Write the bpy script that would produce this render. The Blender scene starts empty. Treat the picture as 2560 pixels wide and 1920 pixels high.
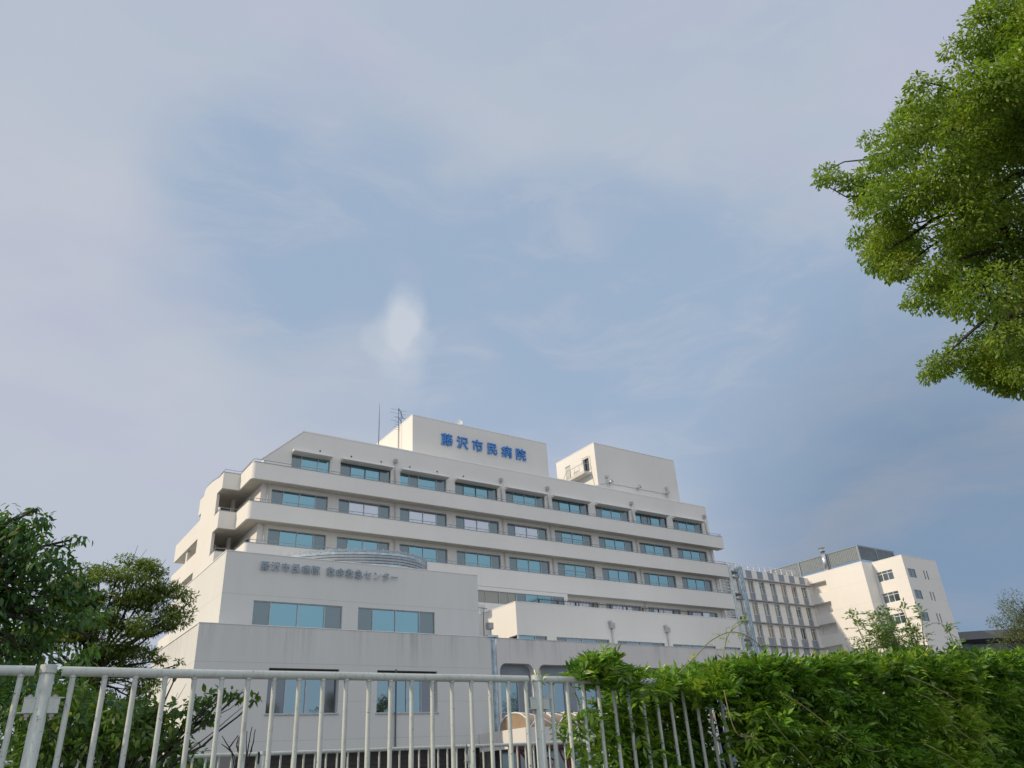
import bpy, bmesh, math, random
import numpy as np
from mathutils import Vector, Matrix

R = math.radians
scene = bpy.context.scene
COL = scene.collection

# ------------------------------------------------------------------ camera
FPX, YAW, PITCH, ROLL = 1905.06, R(35.688), R(27.341), R(-3.704)
EYE = Vector((0, 0, 1.5))
fwd = Vector((math.sin(YAW) * math.cos(PITCH), math.cos(YAW) * math.cos(PITCH), math.sin(PITCH)))
rgt0 = Vector((math.cos(YAW), -math.sin(YAW), 0))
up0 = rgt0.cross(fwd)
rgt = rgt0 * math.cos(ROLL) + up0 * math.sin(ROLL)
upv = -rgt0 * math.sin(ROLL) + up0 * math.cos(ROLL)
cam = bpy.data.cameras.new("camera")
cam.sensor_width = 36
cam.lens = FPX / 2560 * 36
cam.clip_start = 0.05
cam.clip_end = 3000
camo = bpy.data.objects.new("camera", cam)
COL.objects.link(camo)
camo.matrix_world = Matrix(((rgt.x, upv.x, -fwd.x, EYE.x), (rgt.y, upv.y, -fwd.y, EYE.y), (rgt.z, upv.z, -fwd.z, EYE.z), (0, 0, 0, 1)))
scene.camera = camo


def pdir(px, py):
    """unit direction of a point of the photograph (2560 x 1920)"""
    return (fwd * FPX + rgt * (px - 1280) - upv * (py - 960)).normalized()


def at(px, py, d):
    return EYE + pdir(px, py) * d


# ------------------------------------------------------------------ sun, sky, exposure
SUN_EL, SUN_A = R(28), R(12.7)
to_sun = Vector((-math.cos(SUN_EL) * math.cos(SUN_A), math.cos(SUN_EL) * math.sin(SUN_A), math.sin(SUN_EL)))
sun = bpy.data.lights.new("sun", 'SUN')
sun.energy = 2.95
sun.angle = R(0.5)
sun.color = (1.0, 0.83, 0.60)
suno = bpy.data.objects.new("sun", sun)
COL.objects.link(suno)
suno.rotation_euler = (-to_sun).to_track_quat('-Z', 'Y').to_euler()
suno.location = (-30, 10, 40)

scene.view_settings.view_transform = 'Standard'
scene.view_settings.look = 'None'
scene.view_settings.exposure = 0.02
scene.view_settings.gamma = 1.0
scene.view_settings.use_curve_mapping = False

world = bpy.data.worlds.new("World")
scene.world = world
world.use_nodes = True
wt = world.node_tree
wt.nodes.clear()


class NT:
    """small helper for building node trees"""
    def __init__(s, t):
        s.t = t

    def n(s, typ, **kw):
        nd = s.t.nodes.new(typ)
        for k, v in kw.items():
            setattr(nd, k, v)
        return nd

    def set(s, sock, v):
        if isinstance(v, bpy.types.NodeSocket):
            s.t.links.new(v, sock)
        elif v is not None:
            sock.default_value = v

    def math(s, op, a, b=None, c=None, clamp=False):
        nd = s.n('ShaderNodeMath', operation=op, use_clamp=clamp)
        s.set(nd.inputs[0], a)
        s.set(nd.inputs[1], b)
        s.set(nd.inputs[2], c)
        return nd.outputs[0]

    def mix(s, f, a, b, blend='MIX'):
        nd = s.n('ShaderNodeMix', data_type='RGBA', blend_type=blend)
        s.set(nd.inputs[0], f)
        s.set(nd.inputs[6], a)
        s.set(nd.inputs[7], b)
        return nd.outputs[2]

    def maprange(s, v, a, b, c=0.0, d=1.0, smooth=True):
        nd = s.n('ShaderNodeMapRange', interpolation_type='SMOOTHSTEP' if smooth else 'LINEAR')
        s.set(nd.inputs[0], v)
        for i, q in enumerate((a, b, c, d)):
            nd.inputs[1 + i].default_value = q
        return nd.outputs[0]

    def noise(s, vec, scale, detail=3.0, rough=0.5, dist=0.0):
        nd = s.n('ShaderNodeTexNoise')
        s.set(nd.inputs['Vector'], vec)
        nd.inputs['Scale'].default_value = scale
        nd.inputs['Detail'].default_value = detail
        nd.inputs['Roughness'].default_value = rough
        nd.inputs['Distortion'].default_value = dist
        return nd.outputs[0]

    def mapping(s, vec, scale=(1, 1, 1), loc=(0, 0, 0), rot=(0, 0, 0)):
        nd = s.n('ShaderNodeMapping')
        s.set(nd.inputs[0], vec)
        nd.inputs['Location'].default_value = loc
        nd.inputs['Rotation'].default_value = rot
        nd.inputs['Scale'].default_value = scale
        return nd.outputs[0]


W = NT(wt)
tc = W.n('ShaderNodeTexCoord').outputs['Generated']
sky = W.n('ShaderNodeTexSky', sky_type='NISHITA')
sky.sun_disc = False
sky.sun_elevation = SUN_EL
sky.sun_rotation = math.atan2(to_sun.x, to_sun.y)
sky.air_density = 1.2
sky.dust_density = 2.0
warp = W.n('ShaderNodeVectorMath', operation='MULTIPLY_ADD')
nz = W.n('ShaderNodeTexNoise')
wt.links.new(tc, nz.inputs['Vector'])
nz.inputs['Scale'].default_value = 3.2
nz.inputs['Detail'].default_value = 3
nz.inputs['Roughness'].default_value = 0.55
sub = W.n('ShaderNodeVectorMath', operation='SUBTRACT')
wt.links.new(nz.outputs['Color'], sub.inputs[0])
sub.inputs[1].default_value = (0.5, 0.5, 0.5)
wt.links.new(sub.outputs[0], warp.inputs[0])
warp.inputs[1].default_value = (0.10, 0.10, 0.10)
wt.links.new(tc, warp.inputs[2])
wn = W.n('ShaderNodeVectorMath', operation='NORMALIZE')
wt.links.new(warp.outputs[0], wn.inputs[0])
wdir = wn.outputs[0]


def blob(px, py, r_in, r_out, vec=None, direction=None):
    """soft round patch of the sky about a direction, radii in degrees"""
    d = direction or pdir(px, py)
    nd = W.n('ShaderNodeVectorMath', operation='DOT_PRODUCT')
    wt.links.new(vec or wdir, nd.inputs[0])
    nd.inputs[1].default_value = d
    return W.maprange(nd.outputs['Value'], math.cos(R(r_out)), math.cos(R(r_in)))


def addup(lst):
    v = lst[0]
    for q in lst[1:]:
        v = W.math('ADD', v, q)
    return v


clear = addup([W.math('MULTIPLY', blob(*a), k) for a, k in (
    ((800, 480, 1, 11), .55), ((1060, 560, 1, 9), .5), ((1420, 640, 1, 10), .55), ((640, 620, 1, 10), .45), ((1750, 800, 2, 12), .55),
    ((1300, 860, 2, 13), .75), ((2100, 1080, 3, 16), .8), ((1560, 740, 1, 11), .45), ((820, 850, 1, 10), .35), ((1950, 620, 1, 10), .3), ((560, 420, 1, 7), .3))])
wisp = W.noise(W.mapping(wdir, (2.2, 2.2, 4.5)), 1.7, 4, 0.45, 0.15)
clear = W.math('ADD', clear, W.math('MULTIPLY', W.math('SUBTRACT', wisp, 0.5), .9))
clear = W.maprange(clear, -.25, 1.15, 0, 1)
pale = addup([W.math('MULTIPLY', blob(*a), k) for a, k in (
    ((1350, 1080, 1, 9), .45), ((150, 1150, 4, 26), .75), ((300, 300, 2, 20), .25), ((1300, 450, 2, 9), .25), ((100, 700, 3, 16), .35))])
pale = W.math('MULTIPLY', pale, 1.0, clamp=True)
storm = W.math('MULTIPLY', addup([W.math('MULTIPLY', blob(2640, 1380, 1, 25), .80), W.math('MULTIPLY', blob(2420, 1560, 1, 19), .40)]), 1.0, clamp=True)
lav = W.maprange(W.noise(W.mapping(wdir, (1.5, 1.5, 3.2), loc=(3, 1, 2)), 2.6, 4, .5), .42, .66, 0, 1)
cloud_c = W.mix(pale, (4.45, 5.10, 6.10, 1), (5.20, 5.55, 6.30, 1))
cloud_c = W.mix(W.math('MULTIPLY', lav, .75), cloud_c, (4.95, 5.10, 6.35, 1))
clear_c = W.mix(0.12, (3.55, 4.65, 6.25, 1), sky.outputs[0])
skyc = W.mix(clear, cloud_c, clear_c)
fine = W.noise(W.mapping(wdir, (2.5, 3.5, 9), rot=(.5, .3, .4)), 2.3, 9, 0.62, .7)
skyc = W.mix(W.maprange(fine, .42, .72, 0, .42), skyc, (4.9, 5.3, 6.1, 1))
bank = W.maprange(W.noise(W.mapping(wdir, (1.6, 1.6, 6), loc=(1, 5, 2)), 2.2, 6, .55, .3), .38, .68, 0, 1)
stormc = W.mix(bank, (1.95, 2.85, 4.15, 1), (2.75, 3.25, 4.15, 1))
skyc = W.mix(W.math('MULTIPLY', storm, .9), skyc, stormc)
skyc = W.mix(W.math('MULTIPLY', blob(2480, 1520, 1, 11), .35), skyc, (2.1, 3.2, 4.8, 1))
# the little white cloud above the hospital
pw = W.n('ShaderNodeVectorMath', operation='MULTIPLY_ADD')
pn = W.n('ShaderNodeTexNoise')
wt.links.new(tc, pn.inputs['Vector'])
pn.inputs['Scale'].default_value = 13
pn.inputs['Detail'].default_value = 7
psub = W.n('ShaderNodeVectorMath', operation='SUBTRACT')
wt.links.new(pn.outputs['Color'], psub.inputs[0])
psub.inputs[1].default_value = (0.5, 0.5, 0.5)
wt.links.new(psub.outputs[0], pw.inputs[0])
pw.inputs[1].default_value = (0.05, 0.05, 0.05)
wt.links.new(tc, pw.inputs[2])
pwn = W.n('ShaderNodeVectorMath', operation='NORMALIZE')
wt.links.new(pw.outputs[0], pwn.inputs[0])
puff = addup([W.math('MULTIPLY', blob(px_, py_, a_, b_, vec=pwn.outputs[0]), k_) for px_, py_, a_, b_, k_ in (
    (1024, 782, .5, 2.2, .66), (1000, 812, .5, 2.3, .50), (958, 850, .4, 2.1, .45), (1034, 850, .4, 2.1, .42), (995, 905, .4, 2.5, .36), (985, 965, .3, 2.5, .17))])
puff = W.math('MULTIPLY', puff, W.maprange(W.noise(tc, 16, 5, .6), .25, .65, .7, 1.05), clamp=True)
skyc = W.mix(W.math('MULTIPLY', puff, .75), skyc, (6.1, 6.5, 7.1, 1))
# unseen sky behind the camera: bright broken cloud added to lift the shaded walls
back = W.n('ShaderNodeVectorMath', operation='DOT_PRODUCT')
wt.links.new(tc, back.inputs[0])
back.inputs[1].default_value = Vector((-.35, -.92, .15)).normalized()
bk = W.math('MULTIPLY', W.maprange(back.outputs['Value'], -.05, .75), W.maprange(W.noise(wdir, 2.4, 5, .55), .3, .7, .75, 1.1), clamp=True)
skyc = W.mix(bk, skyc, (7.8, 8.2, 8.9, 1))
bg = W.n('ShaderNodeBackground')
wt.links.new(skyc, bg.inputs[0])
bg.inputs[1].default_value = 0.10
wo = W.n('ShaderNodeOutputWorld')
wt.links.new(bg.outputs[0], wo.inputs[0])


# ------------------------------------------------------------------ materials
def new_mat(name):
    m = bpy.data.materials.new(name)
    m.use_nodes = True
    T = NT(m.node_tree)
    b = m.node_tree.nodes['Principled BSDF']
    return m, T, b


def plain(name, col, rough=0.5, metal=0.0, var=0.12, scale=3.0, spec=0.5):
    m, T, b = new_mat(name)
    g = T.n('ShaderNodeTexCoord').outputs['Object']
    n1 = T.noise(g, scale, 4, .6)
    c = T.mix(T.maprange(n1, .3, .7, 0, 1), tuple(x * (1 - var) for x in col) + (1,), tuple(min(1, x * (1 + var * .6)) for x in col) + (1,))
    T.set(b.inputs['Base Color'], c)
    b.inputs['Roughness'].default_value = rough
    b.inputs['Metallic'].default_value = metal
    b.inputs['Specular IOR Level'].default_value = spec
    return m


def wall_paint(name, col, streak=0.10, joints=(0, 0), bump=.15, rough=.8, stain_top=None):
    """off-white masonry paint with rain streaks; joints = (horizontal spacing, vertical spacing)"""
    m, T, b = new_mat(name)
    g = T.n('ShaderNodeNewGeometry').outputs['Position']
    st = T.noise(T.mapping(g, (.8, .8, .07)), 2.2, 7, .72)
    big = T.noise(g, .16, 3, .5)
    f = T.math('MULTIPLY', T.maprange(st, .42, .78, 0, 1), streak, clamp=True)
    c = T.mix(T.maprange(big, .35, .7, 0, 1), tuple(x * .955 for x in col) + (1,), tuple(col) + (1,))
    c = T.mix(f, c, (.20, .19, .19, 1))
    if stain_top:
        z1, z0, amt = stain_top
        sp = T.n('ShaderNodeSeparateXYZ')
        T.set(sp.inputs[0], g)
        run = T.noise(T.mapping(g, (1.1, 1.1, .05)), 2.0, 8, .78)
        lob = T.noise(T.mapping(g, (.35, .35, .02)), 1.3, 2, .5)
        fall = T.maprange(sp.outputs['Z'], z0, z1, 0, 1)
        k = T.math('MULTIPLY', T.math('MULTIPLY', T.maprange(run, .40, .72, 0, 1), T.maprange(lob, .38, .62, .15, 1)), T.math('MULTIPLY', fall, amt), clamp=True)
        c = T.mix(k, c, (.115, .11, .115, 1))
    if joints[0] or joints[1]:
        sp = T.n('ShaderNodeSeparateXYZ')
        T.set(sp.inputs[0], g)
        ln = None
        for ax, stp in (('Z', joints[0]), ('X', joints[1])):
            if not stp:
                continue
            q = T.math('FRACT', T.math('DIVIDE', sp.outputs[ax], stp))
            l = T.math('LESS_THAN', q, .018 / stp * 1.6)
            ln = l if ln is None else T.math('MAXIMUM', ln, l)
        c = T.mix(T.math('MULTIPLY', ln, .28), c, (.15, .15, .15, 1))
    T.set(b.inputs['Base Color'], c)
    b.inputs['Roughness'].default_value = rough
    b.inputs['Specular IOR Level'].default_value = .25
    bp = T.n('ShaderNodeBump')
    bp.inputs['Strength'].default_value = bump
    bp.inputs['Distance'].default_value = .02
    T.set(bp.inputs['Height'], T.noise(g, 9, 4, .6))
    m.node_tree.links.new(bp.outputs[0], b.inputs['Normal'])
    return m


def glass(name, dark, tint, k=.7, rough=.02, wav=.25):
    m, T, b = new_mat(name)
    b.inputs['Base Color'].default_value = dark + (1,)
    b.inputs['Roughness'].default_value = .25
    gl = T.n('ShaderNodeBsdfGlossy')
    gl.inputs['Color'].default_value = tint + (1,)
    gl.inputs['Roughness'].default_value = rough
    g = T.n('ShaderNodeNewGeometry').outputs['Position']
    bp = T.n('ShaderNodeBump')
    bp.inputs['Strength'].default_value = wav
    bp.inputs['Distance'].default_value = .004
    T.set(bp.inputs['Height'], T.noise(g, 1.1, 2, .5))
    m.node_tree.links.new(bp.outputs[0], gl.inputs['Normal'])
    mx = T.n('ShaderNodeMixShader')
    fr = T.n('ShaderNodeFresnel')
    fr.inputs[0].default_value = 1.5
    ff = T.math('ADD', k, T.math('MULTIPLY', fr.outputs[0], .5), clamp=True)
    T.set(mx.inputs[0], ff)
    m.node_tree.links.new(b.outputs[0], mx.inputs[1])
    m.node_tree.links.new(gl.outputs[0], mx.inputs[2])
    m.node_tree.links.new(mx.outputs[0], m.node_tree.nodes['Material Output'].inputs['Surface'])
    return m


def leafy(name, c0, c1, c2, trans=.35, rough=.45, tr_c=None, spec=.4):
    m, T, b = new_mat(name)
    g = T.n('ShaderNodeNewGeometry')
    rnd = g.outputs['Random Per Island']
    pos = g.outputs['Position']
    c = T.mix(rnd, c0 + (1,), c1 + (1,))
    n1 = T.noise(pos, .9, 3, .6)
    c = T.mix(T.math('MULTIPLY', T.maprange(n1, .5, .75, 0, 1), .55), c, c2 + (1,))
    yel = T.math('GREATER_THAN', T.math('FRACT', T.math('MULTIPLY', rnd, 37.7)), .93)
    c = T.mix(T.math('MULTIPLY', yel, .6), c, (.24, .25, .03, 1))
    T.set(b.inputs['Base Color'], c)
    b.inputs['Roughness'].default_value = rough
    b.inputs['Specular IOR Level'].default_value = spec
    tr = T.n('ShaderNodeBsdfTranslucent')
    T.set(tr.inputs[0], T.mix(1.0, c, (1.8, 2.0, .7, 1) if tr_c is None else tr_c, 'MULTIPLY'))
    mx = T.n('ShaderNodeMixShader')
    mx.inputs[0].default_value = trans
    m.node_tree.links.new(b.outputs[0], mx.inputs[1])
    m.node_tree.links.new(tr.outputs[0], mx.inputs[2])
    m.node_tree.links.new(mx.outputs[0], m.node_tree.nodes['Material Output'].inputs['Surface'])
    return m


WALLC = (.77, .755, .715)
M = {}
M['wall'] = wall_paint('tower_paint', WALLC, .035)
M['wall_er'] = wall_paint('centre_paint', (.70, .702, .68), .05, (3.05, 0))
M['wall_low'] = wall_paint('weathered_paint', (.655, .662, .645), .05, (2.05, 0), stain_top=(10.3, 7.4, .4))
M['wall_pod'] = wall_paint('podium_paint', (.66, .645, .63), .10, (0, 5.96), stain_top=(10.3, 8.0, .35))
M['wall_far'] = wall_paint('far_wing_paint', (.79, .77, .73), .03, (3.4, 0))
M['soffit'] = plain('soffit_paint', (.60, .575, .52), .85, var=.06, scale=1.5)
M['coping'] = plain('coping_metal', (.85, .85, .85), .5, 0, .05)
M['flash'] = plain('grey_flashing', (.30, .33, .36), .45, .5, .1)
M['alu'] = plain('window_aluminium', (.42, .45, .47), .35, .6, .1)
M['dalu'] = plain('dark_aluminium', (.10, .12, .135), .4, .5, .1)
M['glass'] = glass('teal_glass', (.015, .04, .055), (.225, .42, .49), .78)
M['glass_l'] = glass('curtained_glass', (.30, .31, .36), (.56, .60, .66), .70)
M['glass_d'] = glass('screened_pane', (.05, .07, .08), (.26, .34, .37), .46, .10)
M['glass_c'] = glass('drawn_curtain_glass', (.24, .22, .17), (.36, .38, .36), .30, .06)
M['glass_w'] = glass('far_glass', (.05, .07, .07), (.36, .44, .46), .45)
M['glass_b'] = glass('lower_glass', (.02, .035, .05), (.24, .36, .42), .75)
M['glass_x'] = glass('dim_lower_pane', (.05, .055, .065), (.22, .26, .30), .48, .05)
M['pipe'] = plain('drainpipe_paint', (.60, .60, .58), .5)
M['pipebox'] = plain('drain_head_paint', (.44, .44, .44), .6)
M['rail_w'] = plain('white_rail_paint', (.72, .74, .76), .4)
M['rail_g'] = plain('galvanised_rail', (.36, .40, .43), .35, .5)
M['rail_d'] = plain('dark_rail_paint', (.035, .032, .038), .45)
M['galv'] = plain('galvanised_steel', (.42, .52, .58), .35, .6, .25, 2.0)
M['louver'] = plain('grey_louver', (.20, .235, .26), .5, .2)
M['screen'] = plain('screen_metal', (.33, .365, .40), .45, .1)
M['panel_g'] = plain('grey_blue_panel', (.25, .29, .335), .5, .1, .1)
M['slab'] = plain('slab_edge_paint', (.30, .31, .325), .7)
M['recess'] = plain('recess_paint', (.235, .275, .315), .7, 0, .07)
M['blue'] = plain('blue_letter_paint', (.06, .26, .66), .35, 0, .08)
M['letter'] = plain('brushed_letter_metal', (.33, .42, .49), .45, .1, .1)
M['steel'] = plain('stainless_steel', (.62, .65, .68), .28, .9, .1)
M['hall_roof'] = plain('hall_roof_metal', (.155, .165, .17), .6, .1, .1)
M['black'] = plain('black_plastic', (.02, .02, .022), .5)
M['white'] = plain('white_enamel', (.80, .80, .80), .4)
M['fascia'] = wall_paint('canopy_panel', (.70, .69, .67), .05, (0, 1.45), .02)
M['vault'] = plain('bronze_polycarbonate', (.33, .24, .16), .3, 0, .1)
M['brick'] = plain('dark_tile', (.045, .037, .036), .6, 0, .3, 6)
M['redmetal'] = plain('rust_red_steel', (.10, .022, .018), .5, .2, .3, 9)
M['asphalt'] = plain('paving', (.15, .148, .14), .9, 0, .3, 5)
M['bark'] = plain('bark', (.040, .034, .028), .9, 0, .4, 14)
M['twig'] = plain('dead_twig', (.045, .038, .035), .9, 0, .3, 14)
M['stem'] = plain('vine_stem', (.26, .25, .10), .7, 0, .3, 20)
M['pod'] = plain('green_pod', (.24, .36, .05), .5, 0, .2, 20)
M['graywall'] = wall_paint('site_wall', (.22, .215, .21), .3, (0, 0))


def fence_paint():
    m, T, b = new_mat('fence_paint')
    g = T.n('ShaderNodeNewGeometry').outputs['Position']
    n1 = T.noise(g, 6, 5, .65)
    n2 = T.noise(g, 55, 3, .6)
    c = T.mix(T.maprange(n1, .4, .75, 0, .35), (.54, .58, .54, 1), (.38, .41, .37, 1))
    c = T.mix(T.maprange(n2, .63, .72, 0, .8), c, (.11, .085, .06, 1))
    n3 = T.noise(T.mapping(g, (4, 4, 1.2)), 9, 6, .7)
    c = T.mix(T.maprange(n3, .50, .74, 0, .45), c, (.20, .195, .17, 1))
    T.set(b.inputs['Base Color'], c)
    b.inputs['Roughness'].default_value = .42
    return m


M['fence'] = fence_paint()
M['leaf_r'] = leafy('camphor_leaf', (.095, .165, .028), (.25, .35, .055), (.34, .38, .06), .38, .34)
M['leaf_h'] = leafy('vine_leaf', (.035, .105, .018), (.20, .36, .048), (.30, .40, .045), .28, .26)
M['leaf_y'] = leafy('young_vine_leaf', (.26, .37, .04), (.36, .45, .05), (.40, .42, .05), .45, .4)
M['leaf_a'] = leafy('dogwood_leaf', (.035, .095, .035), (.085, .175, .050), (.11, .19, .05), .34, .42)
M['leaf_b'] = leafy('zelkova_leaf', (.070, .115, .026), (.165, .215, .045), (.20, .22, .045), .42, .5)
M['leaf_c'] = leafy('maple_leaf', (.045, .105, .025), (.105, .185, .035), (.14, .18, .03), .38, .45)
M['leaf_w'] = leafy('shoot_leaf', (.10, .18, .05), (.17, .26, .08), (.15, .22, .05), .35, .45)
M['leaf_f'] = leafy('distant_leaf', (.09, .12, .05), (.15, .18, .08), (.15, .16, .06), .3, .6)


# ------------------------------------------------------------------ mesh builder
def S(Y):   # plane facing the camera: (u, v, w) -> x = u, z = v, w metres into the wall
    return lambda u, v, w: (u, Y + w, v)


def Wf(X):  # plane facing the sun side (-X)
    return lambda u, v, w: (X + w, u, v)


class MB:
    def __init__(s, mp=None):
        s.v, s.f, s.mi, s.mats = [], [], [], []
        s.mp = mp or (lambda x, y, z: (x, y, z))
        s.cur = 0

    def mat(s, m):
        if m not in s.mats:
            s.mats.append(m)
        s.cur = s.mats.index(m)
        return s

    def poly(s, pts):
        n = len(s.v)
        s.v += [s.mp(*p) for p in pts]
        s.f.append(tuple(range(n, n + len(pts))))
        s.mi.append(s.cur)

    def box(s, a, b):
        x0, y0, z0 = a
        x1, y1, z1 = b
        n = len(s.v)
        s.v += [s.mp(x, y, z) for x in (x0, x1) for y in (y0, y1) for z in (z0, z1)]
        for q in ((0, 1, 3, 2), (4, 6, 7, 5), (0, 4, 5, 1), (2, 3, 7, 6), (0, 2, 6, 4), (1, 5, 7, 3)):
            s.f.append(tuple(n + i for i in q))
            s.mi.append(s.cur)
        return s

    def prism(s, prof, fn, a, b):
        """profile points p, placed by fn(p, t) at t = a and t = b"""
        k = len(prof)
        n = len(s.v)
        s.v += [fn(p, a) for p in prof] + [fn(p, b) for p in prof]
        s.f.append(tuple(range(n, n + k)))
        s.f.append(tuple(range(n + 2 * k - 1, n + k - 1, -1)))
        s.mi += [s.cur] * 2
        for i in range(k):
            j = (i + 1) % k
            s.f.append((n + i, n + j, n + k + j, n + k + i))
            s.mi.append(s.cur)
        return s

    def tube(s, pts, r, seg=8, cap=True, r1=None):
        pts = [Vector(s.mp(*p)) for p in pts]
        n = len(s.v)
        m = len(pts)
        prev = None
        for i, p in enumerate(pts):
            t = (pts[min(i + 1, m - 1)] - pts[max(i - 1, 0)]).normalized()
            if prev is None:
                a = Vector((0, 0, 1)) if abs(t.z) < .9 else Vector((1, 0, 0))
                u = t.cross(a).normalized()
            else:
                u = (prev - t * prev.dot(t)).normalized()
            prev = u
            w = t.cross(u)
            rr = r if r1 is None else r + (r1 - r) * i / max(1, m - 1)
            for k in range(seg):
                an = 2 * math.pi * k / seg
                s.v.append(tuple(p + (u * math.cos(an) + w * math.sin(an)) * rr))
        for i in range(m - 1):
            for k in range(seg):
                k2 = (k + 1) % seg
                s.f.append((n + i * seg + k, n + i * seg + k2, n + (i + 1) * seg + k2, n + (i + 1) * seg + k))
                s.mi.append(s.cur)
        if cap:
            s.f.append(tuple(n + k for k in range(seg))[::-1])
            s.f.append(tuple(n + (m - 1) * seg + k for k in range(seg)))
            s.mi += [s.cur] * 2
        return s

    def ribbon(s, outer, inner, z0, z1):
        """vertical wall between two plan polylines"""
        n = len(s.v)
        k = len(outer)
        for pl, z in ((outer, z0), (outer, z1), (inner, z1), (inner, z0)):
            s.v += [(p[0], p[1], z) for p in pl]
        for i in range(k - 1):
            for a, b in ((0, 1), (1, 2), (2, 3), (3, 0)):
                s.f.append((n + a * k + i, n + a * k + i + 1, n + b * k + i + 1, n + b * k + i))
                s.mi.append(s.cur)
        for i in (0, k - 1):
            s.f.append(tuple(n + a * k + i for a in range(4)))
            s.mi.append(s.cur)
        return s

    def wall(s, u0, u1, v0, v1, holes, depth, reveal=None):
        """front sheet with rectangular holes whose reveals run 'depth' into the wall"""
        us = sorted({u0, u1} | {h[0] for h in holes} | {h[1] for h in holes})
        vs = sorted({v0, v1} | {h[2] for h in holes} | {h[3] for h in holes})
        for a, b in zip(us, us[1:]):
            # merge vertical runs of solid cells
            run = None
            for c, d in zip(vs, vs[1:]):
                um, vm = (a + b) / 2, (c + d) / 2
                hole = any(h[0] < um < h[1] and h[2] < vm < h[3] for h in holes)
                if not hole:
                    s.poly([(a, c, 0), (b, c, 0), (b, d, 0), (a, d, 0)])
        for h in holes:
            a, b, c, d = h[:4]
            for p in (((a, c), (b, c)), ((b, c), (b, d)), ((b, d), (a, d)), ((a, d), (a, c))):
                s.poly([(p[0][0], p[0][1], 0), (p[1][0], p[1][1], 0), (p[1][0], p[1][1], depth), (p[0][0], p[0][1], depth)])
        return s

    def build(s, name, m=None, parent=None, smooth=False, weld=False):
        me = bpy.data.meshes.new(name)
        me.from_pydata(s.v, [], s.f)
        for q in (s.mats or [m]):
            me.materials.append(M[q] if isinstance(q, str) else q)
        if s.mats:
            me.polygons.foreach_set('material_index', s.mi)
        if weld:
            bm = bmesh.new()
            bm.from_mesh(me)
            bmesh.ops.remove_doubles(bm, verts=bm.verts, dist=.0005)
            bmesh.ops.recalc_face_normals(bm, faces=bm.faces)
            bm.to_mesh(me)
            bm.free()
        if smooth:
            me.polygons.foreach_set('use_smooth', [True] * len(me.polygons))
        o = bpy.data.objects.new(name, me)
        COL.objects.link(o)
        if parent:
            o.parent = parent
            o.matrix_parent_inverse = Matrix.Translation(-parent.location) if parent.type == 'EMPTY' and not parent.parent else Matrix()
        return o


def tag(o, label=None, cat=None, group=None, kind=None):
    if label:
        o['label'] = label
    if cat:
        o['category'] = cat
    if group:
        o['group'] = group
    if kind:
        o['kind'] = kind
    return o


def empty(name, loc, label, cat, group=None):
    o = bpy.data.objects.new(name, None)
    o.location = loc
    o.empty_display_size = .2
    COL.objects.link(o)
    tag(o, label, cat, group)
    return o


def arc(cx, cy, r, a0, a1, n=6):
    return [(cx + r * math.cos(R(a0 + (a1 - a0) * i / n)), cy + r * math.sin(R(a0 + (a1 - a0) * i / n))) for i in range(n + 1)]


def window(parent, mp, u0, u1, v0, v1, depth, splits=(.2, .5, .8), kinds='dggd', transom=None, mats=None, fr='alu', fw=.045, open_t=None):
    """an aluminium window (frame part) with its panes (sub-part)"""
    names = {'g': 'glass', 'd': 'glass_d', 'l': 'glass_l', 'c': 'glass_c', 'w': 'glass_w', 'b': 'glass_b', 'x': 'glass_x'}
    f = MB(mp)
    f.box((u0, v0, depth - .09), (u1, v0 + fw, depth + .01))
    f.box((u0, v1 - fw, depth - .09), (u1, v1, depth + .01))
    f.box((u0, v0 + fw, depth - .09), (u0 + fw, v1 - fw, depth + .01))
    f.box((u1 - fw, v0 + fw, depth - .09), (u1, v1 - fw, depth + .01))
    us = [u0] + [u0 + (u1 - u0) * q for q in splits] + [u1]
    for i, q in enumerate(us[1:-1]):
        w = fw * (.75 if i != len(us) // 2 - 1 else 1)
        f.box((q - w, v0 + fw, depth - .08), (q + w * .6, v1 - fw, depth + .008))
    if transom is not None:
        vt = v0 + (v1 - v0) * transom
        for a, b in zip(us, us[1:]):
            f.box((a + fw, vt - fw * .6, depth - .07), (b - fw, vt + fw * .6, depth + .006))
    fo = f.build('window', fr, parent)
    g = MB(mp)
    for i, (a, b) in enumerate(zip(us, us[1:])):
        k = kinds[i % len(kinds)]
        g.mat(names[k])
        dd = depth - (.035 if k in 'dx' else .012)
        g.poly([(a + .02, v0 + .02, dd), (b - .02, v0 + .02, dd), (b - .02, v1 - .02, dd), (a + .02, v1 - .02, dd)])
    g.build('glass', None, fo)
    return fo


# ------------------------------------------------------------------ ground
g = MB()
g.box((-700, -700, -.5), (1400, 1400, 0))
tag(g.build('ground', 'asphalt'), None, None, None, 'structure')

# ------------------------------------------------------------------ hospital tower
T = empty('hospital_tower', (44, 70, 0), 'tall off-white hospital tower with long balcony bands and rows of teal windows', 'building')
WY = 61.1
P0, PW, WW = 18.40, 5.945, 4.95     # first window, pitch, width
rows = {'A': (26.35, 27.72), 'B': (22.35, 24.28), 'C': (18.95, 20.87), 'D': (15.5, 17.12)}
holes = []
wins = []
for r_, (z0, z1) in rows.items():
    for i in range(9):
        x0 = P0 + PW * i
        x1 = x0 + WW
        if r_ == 'A' and i == 0:
            x0 = 19.86
        if r_ == 'D' and i < 5:
            continue
        holes.append((x0, x1, z0, z1))
        kinds = 'dggd'
        tr = None
        if r_ == 'B' and 1 <= i <= 4 - (0):
            kinds = 'dlld'
        if r_ == 'D':
            kinds = 'dlld'
        if r_ in 'BC' and i == 5:
            kinds = 'dggd'
            tr = .66
        wins.append((x0, x1, z0, z1, kinds, tr, r_, i))
mb = MB(S(WY))
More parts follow.
